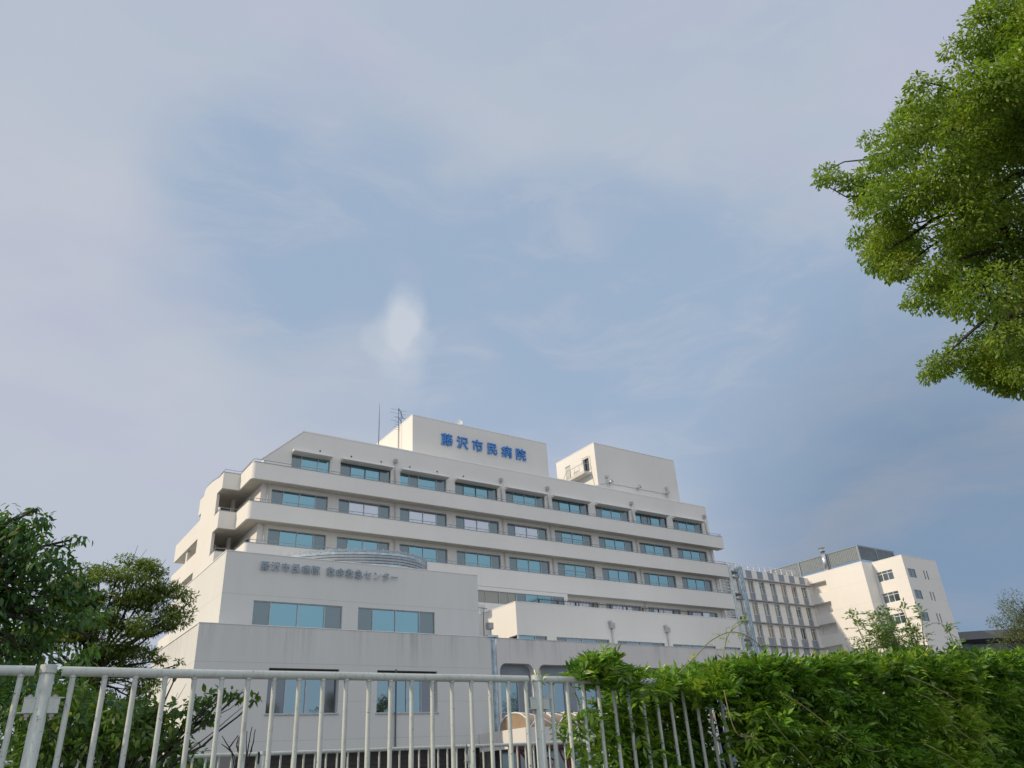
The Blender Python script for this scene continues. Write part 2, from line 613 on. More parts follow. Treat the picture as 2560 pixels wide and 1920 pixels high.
mb.wall(17.5, 72.1, 0, 30.0, holes, .24)
wo_ = mb.build('front_wall', 'wall', T, weld=True)
bm = bmesh.new()
bm.from_mesh(wo_.data)
bmesh.ops.bisect_plane(bm, geom=bm.verts[:] + bm.edges[:] + bm.faces[:], plane_co=(17.5, WY, 26.9), plane_no=Vector((-3.1, 0, 3.3)).normalized(), clear_outer=True)
bm.to_mesh(wo_.data)
bm.free()
for x0, x1, z0, z1, kinds, tr, r_, i in wins:
    sp = (.21, .5, .79)
    if r_ == 'A' and i == 0:
        sp, kinds = (.27, .70), 'dgg'
    if r_ == 'A' and i == 2:
        sp, kinds = (.20, .40, .79), 'gdgd'
    if r_ == 'A' and i == 7:
        sp, kinds = (.2, .4, .5, .8), 'gddgd'
    window(T, S(WY), x0, x1, z0, z1, .22, sp, kinds, tr, fr='dalu' if r_ == 'A' and i % 2 else 'alu')
# body behind the wall: sloping shoulder on the left, sides, roof and back
mb = MB()
prof = [(17.5, 0), (17.5, 26.85), (20.8, 29.95), (72.1, 29.95), (72.1, 0)]
mb.prism(prof, lambda p, t: (p[0], t, p[1]), WY + .45, 84)
mb.box((17.5, WY + .01, 0), (17.9, WY + .45, 26.85))
mb.box((71.75, WY + .01, 0), (72.1, WY + .45, 29.95))
mb.build('body', 'wall', T)
mb = MB()
mb.box((20.8, WY - .03, 29.98), (72.13, WY + .5, 30.10))
mb.prism([(17.44, 26.87), (20.8, 30.03), (20.8, 30.12), (17.36, 26.90)], lambda p, t: (p[0], t, p[1]), WY - .03, WY + .5)
mb.build('roof_coping', 'coping', T)
# balcony bands
for zb, zt in ((24.57, 26.0), (21.15, 22.62), (17.46, 19.20)):
    la = arc(16.65, 60.35, .35, 270, 180)
    lb = arc(16.65, 60.35, .17, 270, 180)
    out = [(72.9, WY), (72.9, 60.0)] + la + [(16.3, 63.4), (14.9, 63.4), (14.9, 64.9)]
    inn = [(72.72, WY), (72.72, 60.18)] + lb + [(16.48, 63.58), (15.08, 63.58), (15.08, 64.9)]
    b = MB()
    b.ribbon(out, inn, zb, zt)
    bo = b.build('balcony', 'wall', T, weld=True)
    s = MB()
    pts = [p for p in inn] + [(15.08, 68.5), (17.48, 68.5), (17.48, WY - .005)]
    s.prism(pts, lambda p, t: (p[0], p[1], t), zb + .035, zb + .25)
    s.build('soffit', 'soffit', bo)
    lb2 = arc(16.65, 60.35, .38, 270, 180)
    out2 = [(72.93, WY), (72.93, 59.97)] + lb2 + [(16.27, 63.37), (14.87, 63.37), (14.87, 64.9)]
    inn2 = [(72.70, WY), (72.70, 60.2)] + arc(16.65, 60.35, .15, 270, 180) + [(16.5, 63.6), (15.1, 63.6), (15.1, 64.9)]
    c = MB()
    c.ribbon(out2, inn2, zt + .002, zt + .045)
    c.build('coping', 'flash', bo)
    h = MB()
    mid = [(72.8, WY), (72.8, 60.1)] + arc(16.65, 60.35, .25, 270, 180) + [(16.4, 63.5), (15.0, 63.5), (15.0, 64.9)]
    h.tube([(p[0], p[1], zt + .30) for p in mid], .024, 6)
    x = 17.2
    while x < 72.9:
        h.tube([(x, 60.1, zt + .03), (x, 60.1, zt + .30)], .018, 5, False)
        h.tube([(x + .16, 60.1, zt + .03), (x + .16, 60.1, zt + .30)], .012, 5, False)
        x += 1.98
    for p in ((16.4, 61.4), (16.4, 62.8), (15.8, 63.5), (15.0, 63.9), (72.8, 60.6)):
        h.tube([(p[0], p[1], zt + .03), (p[0], p[1], zt + .30)], .018, 5, False)
    h.build('handrail', 'rail_g', bo)
# flush storey below the third band, with its long curtained strip window
mb = MB(S(60.02))
mb.wall(16.3, 48.2, 0, 17.44, [(37.5, 47.75, 15.95, 17.1)], .2)
fw = mb.build('infill_wall', 'wall', T)
b2 = MB()
b2.box((16.3, 60.04, 0), (16.5, WY - .01, 17.44))
b2.box((48.0, 60.04, 0), (48.2, WY - .01, 17.44))
b2.box((16.5, 60.3, 0), (48.0, 60.5, 17.4))
b2.build('infill_return', 'wall', T)
window(T, S(60.02), 37.5, 47.75, 15.95, 17.1, .14, (.11, .255, .36, .445, .555, .70, .86), 'ccccdggd', None)
# window canopies, drain pipes and vents on the top storey
for i in range(9):
    x0 = (19.86 if i == 0 else P0 + PW * i) - .05
    x1 = P0 + PW * i + WW + .05
    c = MB()
    c.prism([(WY, 27.735), (WY - .64, 27.82), (WY - .64, 27.93), (WY, 28.06)], lambda p, t: (t, p[0], p[1]), x0, x1)
    co = c.build('window_canopy', 'wall', T)
    c = MB()
    c.box((x0 - .02, WY - .67, 27.80), (x1 + .02, WY - .643, 27.94))
    c.build('edge_trim', 'coping', co)
for i in range(6):
    v = MB()
    x = 22.36 + 2.97 * i
    v.tube([(x, WY + .02, 28.42), (x, WY - .05, 28.42)], .07, 10)
    v.build('vent_outlet', 'black', T)
for x, hz in ((29.73, 28.9), (41.63, 28.9), (47.55, 28.9), (59.5, 28.9), (71.5, 28.9)):
    p = MB()
    p.tube([(x, WY - .12, 26.0), (x, WY - .12, hz - .3)], .065, 8)
    po = p.build('downpipe', 'pipe', T, smooth=True)
    q = MB()
    q.box((x - .17, WY - .28, hz - .33), (x + .17, WY - .003, hz - .03))
    q.box((x - .12, WY - .23, hz - .42), (x + .12, WY - .03, hz - .33))
    q.build('drain_head', 'pipebox', po)
for zb, zt in ((22.62, 24.6), (19.2, 21.18), (15.0, 17.49)):
    for x in (18.05, 29.79, 41.65, 47.57, 59.58, 71.6):
        if zb < 16 and x < 48.5:
            continue
        p = MB()
        p.tube([(x, WY - .1, zb - 1.2), (x, WY - .1, zt)], .06, 8)
        p.box((x - .1, WY - .2, zt - .05), (x + .1, WY - .003, zt - .005))
        p.build('downpipe', 'pipe', T)
# gallery and side wall on the sunny side
mb = MB()
prof = [(64.9, 0), (64.9, 25.98), (66.2, 26.2), (67.2, 26.35), (68.0, 26.43), (68.8, 26.46), (69.3, 26.40), (69.6, 26.22), (69.75, 25.92), (71.0, 25.86), (71.0, 24.35),
        (70.0, 24.33), (70.0, 0)]
mb.prism(prof, lambda p, t: (t, p[0], p[1]), 14.9, 15.14)
mb.build('side_wall', 'wall', T)
mb = MB()
mb.tube([(15.0, p[0], p[1] + .2) for p in prof[1:10]], .03, 6)
for p in prof[1:10:2]:
    mb.tube([(15.0, p[0], p[1]), (15.0, p[0], p[1] + .2)], .018, 5, False)
mb.build('side_handrail', 'rail_g', T)
mb = MB()
for zb, zt in ((14.5, 17.46), (19.2, 21.18), (22.62, 24.6)):
    mb.box((16.45, 65.9, zb - 1.2), (16.75, 66.2, zt + .03))
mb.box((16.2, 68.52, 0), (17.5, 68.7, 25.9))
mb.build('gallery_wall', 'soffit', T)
mb = MB(Wf(17.49))
for zb in (19.3, 22.7, 15.9):
    mb.box((63.2, zb - .9, -.05), (65.4, zb + 1.15, -.01))
mb.build('gallery_door', 'dalu', T)
# lower balconies further back on the same side
for zt in (23.7, 20.72, 17.74):
    b = MB()
    b.box((14.9, 70.0, zt - 1.7), (15.1, 79, zt))
    b.box((15.1, 78.8, zt - 1.7), (16.3, 79, zt))
    b.box((15.1, 70.0, zt - 1.68), (16.3, 78.8, zt - 1.5))
    b.build('rear_balcony', 'wall', T)
mb = MB()
mb.box((16.3, 69.99, 0), (17.5, 79.0, 23.5))
mb.box((14.92, 70.02, 0), (16.3, 80.9, 15.0))
mb.box((15.1, 74.3, 15.0), (15.4, 74.8, 22))
mb.build('rear_wing', 'wall', T)
for y in (78.4, 79.5):
    window(T, Wf(14.92), y, y + .35, 13.5, 14.2, -.03, (), 'd', fw=.03)

# penthouses on the roof
P1 = MB()
P1.prism([(63.0, 29.9), (63.0, 34.97), (80, 34.97), (80, 29.9)], lambda p, t: (t, p[0], p[1]), 32.55, 49.5)
p1o = P1.build('penthouse', 'wall', T)
c = MB()
c.box((32.52, 62.97, 34.975), (49.53, 80, 35.04))
c.build('coping', 'coping', p1o)
P2 = MB(Wf(56.64))
P2.wall(63.0, 70.45, 29.9, 36.44, [(64.22, 65.3, 33.35, 35.06)], .35)
P2.mp = lambda x, y, z: (x, y, z)
P2.box((57.2, 63.02, 29.9), (69.9, 70.43, 36.42))
P2.poly([(56.64, 63, 29.9), (69.93, 63, 29.9), (69.93, 63, 36.44), (56.64, 63, 36.44)])
P2.poly([(69.93, 63, 29.9), (69.93, 70.45, 29.9), (69.93, 70.45, 36.44), (69.93, 63, 36.44)])
p2o = P2.build('penthouse', 'wall', T)
c = MB()
c.box((56.61, 62.97, 36.45), (69.96, 70.48, 36.51))
c.build('coping', 'coping', p2o)
d = MB(Wf(56.64))
d.box((64.24, 33.36, .2), (65.28, 35.04, .25))
d.box((64.95, 33.36, .02), (65.28, 35.04, .2))
d.build('door', 'dalu', p2o)
l = MB()
l.prism([(64.0, 32.80), (64.0, 33.12), (67.3, 33.12), (67.6, 32.9), (67.9, 31.2), (67.6, 31.2), (67.3, 32.75)], lambda p, t: (t, p[0], p[1]), 55.55, 56.62)
lo = l.build('landing', 'soffit', p2o)
r = MB()
r.tube([(55.6, 64.05, 33.1), (55.6, 64.05, 34.1), (55.6, 67.3, 34.1), (55.6, 69.0, 32.2)], .03, 6)
r.tube([(55.6, 64.05, 34.1), (56.6, 64.05, 34.1)], .025, 6)
for y in (64.9, 65.8, 66.6, 67.3):
    r.tube([(55.6, y, 33.1), (55.6, y, 34.1)], .02, 6)
r.build('landing_rail', 'rail_g', p2o)
r = MB()
for k in range(9):
    y = 66.52 + k * .11
    r.tube([(55.58, y, 33.15), (55.58, y, 34.6)], .018, 5)
r.box((55.56, 66.45, 34.58), (55.6, 67.45, 34.66))
r.box((55.56, 66.45, 33.1), (55.6, 67.45, 33.16))
r.build('landing_gate', 'dalu', p2o)
w = MB()
w.tube([(56.6, 63.95, 35.1), (56.6, 63.95, 33.0), (56.6, 63.6, 31.3), (56.6, 63.2, 31.1), (57.0, 62.95, 31.3), (58.3, 62.95, 31.6), (62.8, 62.95, 31.6), (67.4, 62.95, 31.62)], .022, 5)
w.tube([(56.6, 64.1, 35.2), (56.6, 65.35, 35.25), (56.6, 65.5, 34.4)], .02, 5)
w.build('conduit', 'pipebox', p2o)

# things fixed on the roof
o = MB()
for x, z in ((58.36, 31.62), (62.8, 31.62), (67.5, 31.62)):
    q = empty('flood_lamp', (x, 62.8, z), 'small round flood lamp on the right penthouse wall, ' + {58.36: 'nearest the landing door', 62.8: 'in the middle of the conduit', 67.5: 'at the right end of the conduit'}[x], 'lamp', 'flood lamps on the right penthouse')
    b = MB()
    b.tube([(x, 62.98, z), (x, 62.72, z + .04)], .09, 10)
    b.tube([(x, 62.72, z + .04), (x, 62.50, z + .12)], .13, 12, True, .24)
    b.build('lamp_body', 'steel', q, smooth=True)
    b = MB()
    b.tube([(x, 62.99, z - .35), (x, 62.99, z - .1)], .03, 6)
    b.build('bracket', 'pipebox', q)
for x, z in ((58.0, 32.35), (67.75, 32.35)):
    p = MB()
    p.tube([(x, 62.85, z - .1), (x, 62.85, 31.2), (x - .45, 62.6, 30.4)], .055, 8)
    p.box((x - .16, 62.72, z - .12), (x + .16, 62.98, z + .2))
    p.build('downpipe', 'pipe', p2o)
q = empty('lightning_rod', (30.25, 66, 30), 'thin dark lightning rod standing on the tower roof', 'lightning rod')
b = MB()
b.tube([(30.25, 66, 29.9), (30.25, 66, 35.2)], .05, 6, True, .035)
b.tube([(30.25, 66, 35.2), (30.25, 66, 37.1)], .03, 6, True, .012)
b.build('mast', 'dalu', q)
q = empty('tv_antenna', (32.45, 66, 30), 'bare rooftop aerial with stacked horizontal rods beside the penthouse', 'antenna')
b = MB()
b.tube([(32.45, 66, 30), (32.45, 66, 37.0)], .035, 6)
b.tube([(32.75, 66, 30), (32.75, 66, 36.7)], .03, 6)
b.tube([(32.45, 66, 37.0), (33.0, 66, 35.9)], .03, 6)
b.tube([(32.45, 66, 35.9), (33.1, 66, 35.0)], .03, 6)
b.build('mast', 'dalu', q)
for z, a0, a1 in ((36.75, 31.5, 33.4), (36.35, 31.4, 33.3), (35.95, 31.8, 33.3), (35.85, 32.0, 33.35), (35.45, 31.5, 32.6), (35.3, 32.0, 33.3), (35.05, 32.0, 33.2), (34.75, 31.9, 32.9), (34.5, 32.0, 32.8)):
    b = MB()
    b.tube([(a0, 65.9, z - .05), (a1, 66.1, z + .07)], .014, 5)
    b.build('rod', 'dalu', q)


def dish(x, y, z):
    q = empty('satellite_dish', (x, y, 34.97), 'small white satellite dish on the edge of the sign-bearing penthouse roof', 'satellite dish')
    b = MB()
    n = 16
    ax = Vector((-.2, -.9, .45)).normalized()
    u = ax.cross(Vector((0, 0, 1))).normalized()
    w = ax.cross(u)
    rings = []
    for j in range(4):
        rr = .42 * j / 3
        c0 = Vector((x, y, z)) + ax * (.5 * rr * rr)
        rings.append([tuple(c0 + (u * math.cos(2 * math.pi * k / n) + w * math.sin(2 * math.pi * k / n)) * max(rr, .001)) for k in range(n)])
    for j in range(3):
        for k in range(n):
            b.poly([rings[j][k], rings[j][(k + 1) % n], rings[j + 1][(k + 1) % n], rings[j + 1][k]])
    b.build('reflector', 'white', q, smooth=True)
    b = MB()
    b.tube([(x, y + .1, 34.9), (x, y + .1, z)], .035, 6)
    b.tube([tuple(Vector((x, y, z)) + w * .4), tuple(Vector((x, y, z)) + ax * .42)], .018, 5)
    b.build('mount', 'rail_g', q)
    b = MB()
    b.box((x - .05, y - .42, z + .14), (x + .05, y - .32, z + .24))
    b.build('receiver', 'rail_w', q)


dish(38.42, 63.7, 35.62)


def letters(name, label, text, x0, pitch, zc, size, Y, depth, mat, off, gaps=0.0, flat=1.0):
    q = empty(name, (x0, Y, zc), label, 'sign')
    x = x0
    dg = None
    for ch in text:
        if ch == ' ':
            x += gaps
            continue
        cu = bpy.data.curves.new('character', 'FONT')
        cu.body = ch
        cu.size = size
        cu.extrude = depth / 2
        cu.offset = off
        cu.resolution_u = 3
        tmp = bpy.data.objects.new('tmp', cu)
        COL.objects.link(tmp)
        dg = bpy.context.evaluated_depsgraph_get()
        me = bpy.data.meshes.new_from_object(tmp.evaluated_get(dg))
        bpy.data.objects.remove(tmp)
        n = len(me.vertices)
        co = np.empty(n * 3)
        me.vertices.foreach_get('co', co)
        co = co.reshape(-1, 3)
        cx = size * .5
        cy = size * .36
        out = np.empty_like(co)
        out[:, 0] = x + pitch / 2 + (co[:, 0] - cx)
        out[:, 1] = Y - co[:, 2]
        out[:, 2] = zc + (co[:, 1] - cy) * flat
        me.vertices.foreach_set('co', out.ravel())
        me.materials.clear()
        me.materials.append(M[mat])
        me.name = 'character'
        ob = bpy.data.objects.new('character', me)
        COL.objects.link(ob)
        ob.parent = q
        ob.matrix_parent_inverse = Matrix.Translation(-q.location)
        x += pitch
    return q


letters('rooftop_sign', 'large blue Japanese lettering along the front of the sign-bearing penthouse', '藤沢市民病院', 35.55, 1.855, 32.93, 1.42, 62.90, .16, 'blue', .014)

# ------------------------------------------------------------------ emergency centre (upper block, weathered lower block)
ER = empty('emergency_centre', (20, 50, 0), 'lower two-step grey-white block in front with metal lettering and rain streaks', 'building')
EY = 47.0
u = MB(S(EY))
ew = [(13.67, 19.32, 10.3, 11.90), (20.40, 26.01, 10.3, 11.90)]
u.wall(11.77, 29.56, 3.6, 14.72, ew, .2)
uo = u.build('upper_wall', 'wall_er', ER)
u = MB()
u.box((11.77, EY + .4, 3.6), (12.1, 60.0, 14.70))
u.box((11.77, EY + .003, 3.6), (12.1, EY + .4, 14.72))
u.box((29.2, EY + .003, 3.6), (29.56, 59.9, 14.72))
u.box((12.1, EY + .4, 14.2), (29.2, 59.9, 14.5))
u.box((12.1, EY + .35, 3.6), (29.2, EY + .45, 14.2))
u.build('upper_body', 'wall_er', ER)
u = MB()
u.box((11.74, EY - .03, 14.725), (29.59, EY + .28, 14.77))
u.box((11.74, EY + .28, 14.725), (12.1, 60, 14.77))
u.box((29.3, EY + .28, 14.725), (29.59, 59.9, 14.77))
u.build('upper_coping', 'coping', ER)
window(ER, S(EY), *ew[0], .16, (.19, .495, .80), 'dggd')
window(ER, S(EY), *ew[1], .16, (.19, .485, .795), 'dggd')
LY = 46.0
lw = [(14.62, 18.89, 5.52, 7.95), (21.37, 25.6, 5.52, 7.95)]
u = MB(S(LY))
u.wall(10.49, 29.84, 3.6, 10.25, lw, .45)
u.build('lower_wall', 'wall_low', ER)
u = MB()
u.box((10.49, LY + .5, 3.6), (10.8, 58.0, 10.2))
u.box((10.49, LY + .003, 3.6), (10.8, LY + .5, 10.25))
u.box((10.8, LY + .5, 3.6), (29.8, LY + .6, 10.1))
u.box((10.8, LY + .6, 3.62), (29.8, 57.9, 3.9))
u.box((10.8, LY + .6, 9.7), (29.8, EY, 10.0))
u.build('lower_body', 'wall_low', ER)
u = MB()
u.box((10.46, LY - .03, 10.255), (29.84, LY + .3, 10.29))
u.box((10.46, LY + .3, 10.255), (10.8, 58, 10.29))
u.build('lower_coping', 'coping', ER)
window(ER, S(LY), *lw[0], .40, (.27, .56, .80), 'xbbx')
window(ER, S(LY), *lw[1], .40, (.30, .52, .76), 'bbbx')
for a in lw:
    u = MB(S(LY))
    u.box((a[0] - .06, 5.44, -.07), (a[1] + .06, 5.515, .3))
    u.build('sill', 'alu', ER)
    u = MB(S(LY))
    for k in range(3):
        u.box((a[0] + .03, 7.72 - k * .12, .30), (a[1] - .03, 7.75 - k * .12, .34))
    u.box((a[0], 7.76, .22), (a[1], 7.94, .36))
    u.build('head_shadow', 'brick', ER)  # dark box and slats colouring in the shadow under the window head
# dark tiled ground storey set back under the block
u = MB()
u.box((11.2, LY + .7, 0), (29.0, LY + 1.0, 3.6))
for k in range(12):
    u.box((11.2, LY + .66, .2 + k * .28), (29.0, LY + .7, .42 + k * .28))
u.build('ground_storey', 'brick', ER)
u = MB()
u.box((11.4, LY + .60, 1.9), (23, LY + .655, 2.12))
u.box((11.4, LY + .60, 1.4), (25, LY + .655, 1.62))
u.box((11.4, LY + .60, 2.4), (20, LY + .655, 2.62))
u.build('base_band', 'pipebox', ER)
u = MB()
u.tube([(29.98, LY - .1, 0), (29.98, LY - .1, 10.1)], .03, 6)
u.box((29.86, LY - .02, 0), (30.22, LY + .06, 10.2))
u.box((29.55, LY - .1, 10.26), (30.42, LY + .8, 10.40))
u.build('expansion_cover', 'galv', ER)
u = MB()
u.tube([(22.6, LY - .12, 3.6), (22.6, LY - .12, 8.0)], .05, 6)
u.build('drain', 'dalu', ER)
letters('wall_sign', 'brushed metal Japanese lettering on the emergency block under the curved screen', '藤沢市民病院 救命救急センター', 13.80, .648, 14.0, .60, EY - .14, .10, 'letter', -.002, .35)

# curved louvred screen on the roof of the emergency centre
q = empty('curved_roof_screen', (23, 50, 14.7), 'curved grey louvred metal screen behind the parapet above the metal lettering', 'screen')
ctrl = [(15.2, 55.0), (16.0, 53.6), (16.75, 52.6), (18.1, 51.2), (19.5, 50.1), (20.8, 49.45), (22.3, 48.95), (24.0, 48.75), (25.3, 49.0), (26.4, 49.6), (27.25, 50.4), (27.9, 51.5)]
path = []
for i in range(len(ctrl) - 1):
    p0, p1, p2, p3 = [Vector(ctrl[max(0, min(len(ctrl) - 1, i + k))]) for k in (-1, 0, 1, 2)]
    for s_ in range(5):
        t = s_ / 5
        path.append(tuple(.5 * ((2 * p1) + (p2 - p0) * t + (2 * p0 - 5 * p1 + 4 * p2 - p3) * t * t + (3 * p1 - p0 - 3 * p2 + p3) * t ** 3)))
path.append(ctrl[-1])


def offs(pl, d):
    out = []
    for i, p in enumerate(pl):
        a = Vector(pl[max(0, i - 1)])
        b = Vector(pl[min(len(pl) - 1, i + 1)])
        t = (b - a).normalized()
        out.append((p[0] - t.y * d, p[1] + t.x * d))
    return out


for k in range(9):
    b = MB()
    z = 16.42 - k * .2
    lo_ = path if k != 2 else offs(path, -.05)
    n = len(b.v)
    top = offs(path, .10)
    for i in range(len(path) - 1):
        b.poly([(path[i][0], path[i][1], z - .185), (path[i + 1][0], path[i + 1][1], z - .185), (path[i + 1][0], path[i + 1][1], z - .03), (path[i][0], path[i][1], z - .03)])
        b.poly([(path[i][0], path[i][1], z - .03), (path[i + 1][0], path[i + 1][1], z - .03), (top[i + 1][0], top[i + 1][1], z), (top[i][0], top[i][1], z)])
    b.build('louvre', 'screen' if k % 4 != 1 else 'galv', q)
b = MB()
pin = offs(path, .12)
for i in range(0, len(pin), 2):
    b.box((pin[i][0] - .03, pin[i][1] - .03, 14.5), (pin[i][0] + .03, pin[i][1] + .03, 16.48))
b.build('post', 'galv', q)
b = MB()
pin = offs(path, .45)
b.ribbon(pin, offs(path, .50), 14.6, 16.22)
b.build('backing_sheet', 'louver', q)
b = MB()
pin = offs(path, .35)
for i in range(0, len(pin) - 1, 1):
    for k in range(7):
        if (i * 7 + k * 5) % 4 == 0:
            continue
        z = 16.2 - k * .24
        b.poly([(pin[i][0], pin[i][1], z - .16), (pin[i + 1][0], pin[i + 1][1], z - .16), (pin[i + 1][0], pin[i + 1][1], z), (pin[i][0], pin[i][1], z)])
b.build('inner_slats', 'louver', q)

# yagi aerial sticking out beside the emergency centre
q = empty('yagi_antenna', (30.6, 48.5, 10), 'dark comb-like aerial on a mast at the right edge of the emergency block', 'antenna')
b = MB()
b.tube([(30.9, 48.5, 10), (30.9, 48.5, 12.85)], .03, 6)
b.tube([(28.9, 48.0, 12.75), (31.3, 48.6, 12.78)], .022, 6)
b.build('boom', 'dalu', q)
for k in range(15):
    x = 28.95 + k * .15
    b = MB()
    h_ = .12 + .012 * k
    b.tube([(x, 48.0 + k * .0375, 12.75 - h_), (x, 48.0 + k * .0375, 12.75 + h_)], .010, 4)
    b.build('rod', 'dalu', q)
b = MB()
for k in range(5):
    b.tube([(30.7 + k * .16, 48.45, 12.2), (30.7 + k * .16, 48.45, 12.72)], .010, 4)
b.tube([(30.65, 48.45, 12.45), (31.4, 48.45, 12.45)], .010, 4)
b.build('reflector', 'rail_g', q)

# ------------------------------------------------------------------ podium with rounded openings
PD = empty('podium', (42, 50, 0), 'long low grey-white podium with rounded dark recesses behind the fence', 'building')
op = [(30.47, 33.32, 4.35, 8.59), (33.74, 46.2, 4.35, 8.57), (46.8, 56.5, 4.35, 8.57)]
u = MB(S(LY))
u.wall(30.26, 57.5, 0, 10.22, op, .5)
u.build('front_wall', 'wall_pod', PD)
u = MB(S(LY))
rr = .55
for a in op:
    for cx, sx in ((a[0], 1), (a[1], -1)):
        pr = [(cx, a[3])] + [(cx + sx * (rr - rr * math.sin(R(t))), a[3] - rr + rr * math.cos(R(t))) for t in range(0, 91, 10)]
        pr = [(cx - sx * .0, a[3])] + [(cx + sx * rr * (1 - math.sin(R(t))), a[3] - rr * (1 - math.cos(R(t)))) for t in range(0, 91, 10)]
        u.prism(pr, lambda p, t: (p[0], LY + t, p[1]), .002, .5)
u.build('rounded_corner', 'wall_pod', PD)
u = MB(S(LY))
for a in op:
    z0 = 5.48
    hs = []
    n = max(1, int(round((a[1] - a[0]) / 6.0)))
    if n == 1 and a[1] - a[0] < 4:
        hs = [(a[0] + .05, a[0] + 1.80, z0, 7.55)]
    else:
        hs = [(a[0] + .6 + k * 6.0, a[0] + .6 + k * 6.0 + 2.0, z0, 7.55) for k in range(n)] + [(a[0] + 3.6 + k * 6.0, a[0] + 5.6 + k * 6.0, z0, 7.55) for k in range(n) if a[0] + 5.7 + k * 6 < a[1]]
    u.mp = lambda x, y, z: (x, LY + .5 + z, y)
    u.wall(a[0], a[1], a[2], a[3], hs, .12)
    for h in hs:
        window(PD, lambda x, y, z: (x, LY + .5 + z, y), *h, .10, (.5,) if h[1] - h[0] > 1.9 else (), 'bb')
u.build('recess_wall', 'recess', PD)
u = MB()
u.box((30.27, LY + 1.05, 0), (57.4, 60, 10.0))
u.box((30.26, LY - .03, 10.225), (57.5, LY + .3, 10.26))
u.build('podium_body', 'wall_pod', PD)
p = MB()
p.tube([(53.3, 51.9, 11.3), (53.3, 51.9, 10.4), (49.6, LY - .05, 9.9), (49.6, LY - .08, 9.5)], .04, 6)
p.build('overflow_pipe', 'pipe', PD)

# ------------------------------------------------------------------ annex block with terrace
AN = empty('terrace_annex', (48, 55, 0), 'pale block with sunlit cream side and terrace railing on top, right of the emergency block', 'building')
AY = 52.0
u = MB(S(AY))
aw = [(36.42, 39.25, 10.3, 11.71), (40.22, 45.95, 10.3, 11.70), (46.89, 52.59, 10.3, 11.66), (53.6, 59.31, 10.3, 11.62), (60.42, 62.9, 10.3, 11.60)]
u.wall(36.28, 63.1, 0, 14.30, aw, .25)
u.build('front_wall', 'wall', AN)
u = MB()
u.box((36.28, AY + .3, 11.7), (36.6, 60.01, 14.30))
u.box((36.28, AY + .002, 11.72), (36.6, AY + .3, 14.30))
u.box((36.28, AY + 1.2, 0), (36.6, 60.01, 11.7))
u.box((62.8, AY + .002, 0), (63.1, 60.01, 14.30))
u.box((36.6, AY + .3, 0), (62.8, AY + .4, 14.0))
u.box((36.6, AY + .4, 13.8), (62.8, 60, 14.0))
u.build('annex_body', 'wall', AN)
u = MB()
u.box((36.25, AY - .03, 14.305), (63.13, AY + .35, 14.345))
u.box((36.25, AY + .35, 14.305), (36.6, 60, 14.345))
u.build('coping', 'coping', AN)
for i, a in enumerate(aw):
    window(AN, S(AY), *a, .18, (.6,) if i == 0 else (.2, .49, .78), 'gd' if i == 0 else 'dbbd')
for x, tz in ((46.3, 13.05), (53.0, 13.0)):
    p = MB()
    p.tube([(x + .05, AY - .12, 10.0), (x, AY - .12, tz - .35)], .07, 8)
    po = p.build('downpipe', 'pipe', AN, smooth=True)
    b = MB()
    b.box((x - .24, AY - .3, tz - .4), (x + .24, AY - .003, tz + .05))
    b.box((x - .30, AY - .25, tz + .05), (x - .02, AY - .003, tz + .22))
    b.build('drain_head', 'pipebox', po)
q = empty('terrace_railing', (48, 52.6, 14.3), 'dark spiked metal railing along the annex terrace', 'railing')
top = 14.83
b = MB()
b.box((39.08, 52.58, top - .05), (58.9, 52.63, top))
b.box((39.06, 52.6, top - .05), (39.11, 54.4, top))
b.build('top_rail', 'rail_d', q)
x = 39.08
n = 0
while x < 58.95:
    b = MB()
    b.box((x - .05, 52.56, 13.9), (x + .05, 52.66, top + .02))
    b.build('post', 'rail_d', q)
    x += 1.98
b = MB()
x = 39.2
while x < 58.85:
    b.box((x - .011, 52.59, 14.0), (x + .011, 52.62, top + .16))
    x += .165
y = 52.75
while y < 54.4:
    b.box((39.075, y - .011, 14.0), (39.095, y + .011, top + .16))
    y += .165
tag(b.build('spikes', 'rail_d', q), None, None, None, None)
q = empty('wall_lamp', (31.6, 48.6, 10.2), 'beige box lamp on a short post in front of the cream annex wall', 'lamp')
b = MB()
b.tube([(31.5, 48.5, 10.0), (31.5, 48.5, 11.35)], .05, 8)
b.tube([(31.32, 48.5, 10.0), (31.32, 48.5, 11.25)], .02, 6)
b.build('pole', 'pipe', q)
b = MB()
b.box((31.17, 48.3, 11.28), (31.62, 48.65, 11.74))
b.box((31.22, 48.25, 11.33), (31.5, 48.3, 11.66))
b.build('lamp_box', 'pipebox', q)

# ------------------------------------------------------------------ steel frame and white service balconies right of the tower
q = empty('duct_rack', (97.5, 79, 0), 'tall galvanised steel duct columns with landings between the tower and the far wing', 'steel frame')
for x0, x1, pr in ((96.15, 96.55, 3), (98.2, 99.3, 6)):
    b = MB()
    for k in range(pr):
        x = x0 + (x1 - x0) * (k + .5) / pr
        b.tube([(x, 79 - .05 * (k % 2), 0), (x, 79 - .05 * (k % 2), 29.5 - .15 * (k % 2))], (x1 - x0) / pr * .42, 8)
    b.box((x0, 79.12, 0), (x1, 79.2, 29.3))
    b.build('column', 'galv', q)
for z in (28.6, 25.14, 21.6, 18.3, 15.0):
    b = MB()
    b.box((96.3, 79.25, z - .12), (99.2, 82.4, z))
    lo = b.build('landing', 'slab', q)
    b = MB()
    for h_ in (.45, .75, 1.05):
        b.tube([(96.55, 79.25, z + h_), (98.2, 79.25, z + h_)], .03, 5)
        b.tube([(96.4, 79.3, z + h_), (96.4, 82.3, z + h_)], .025, 5)
    b.tube([(96.9, 79.25, z), (96.9, 79.25, z + 1.05)], .03, 5)
    b.build('landing_rail', 'rail_g', lo)
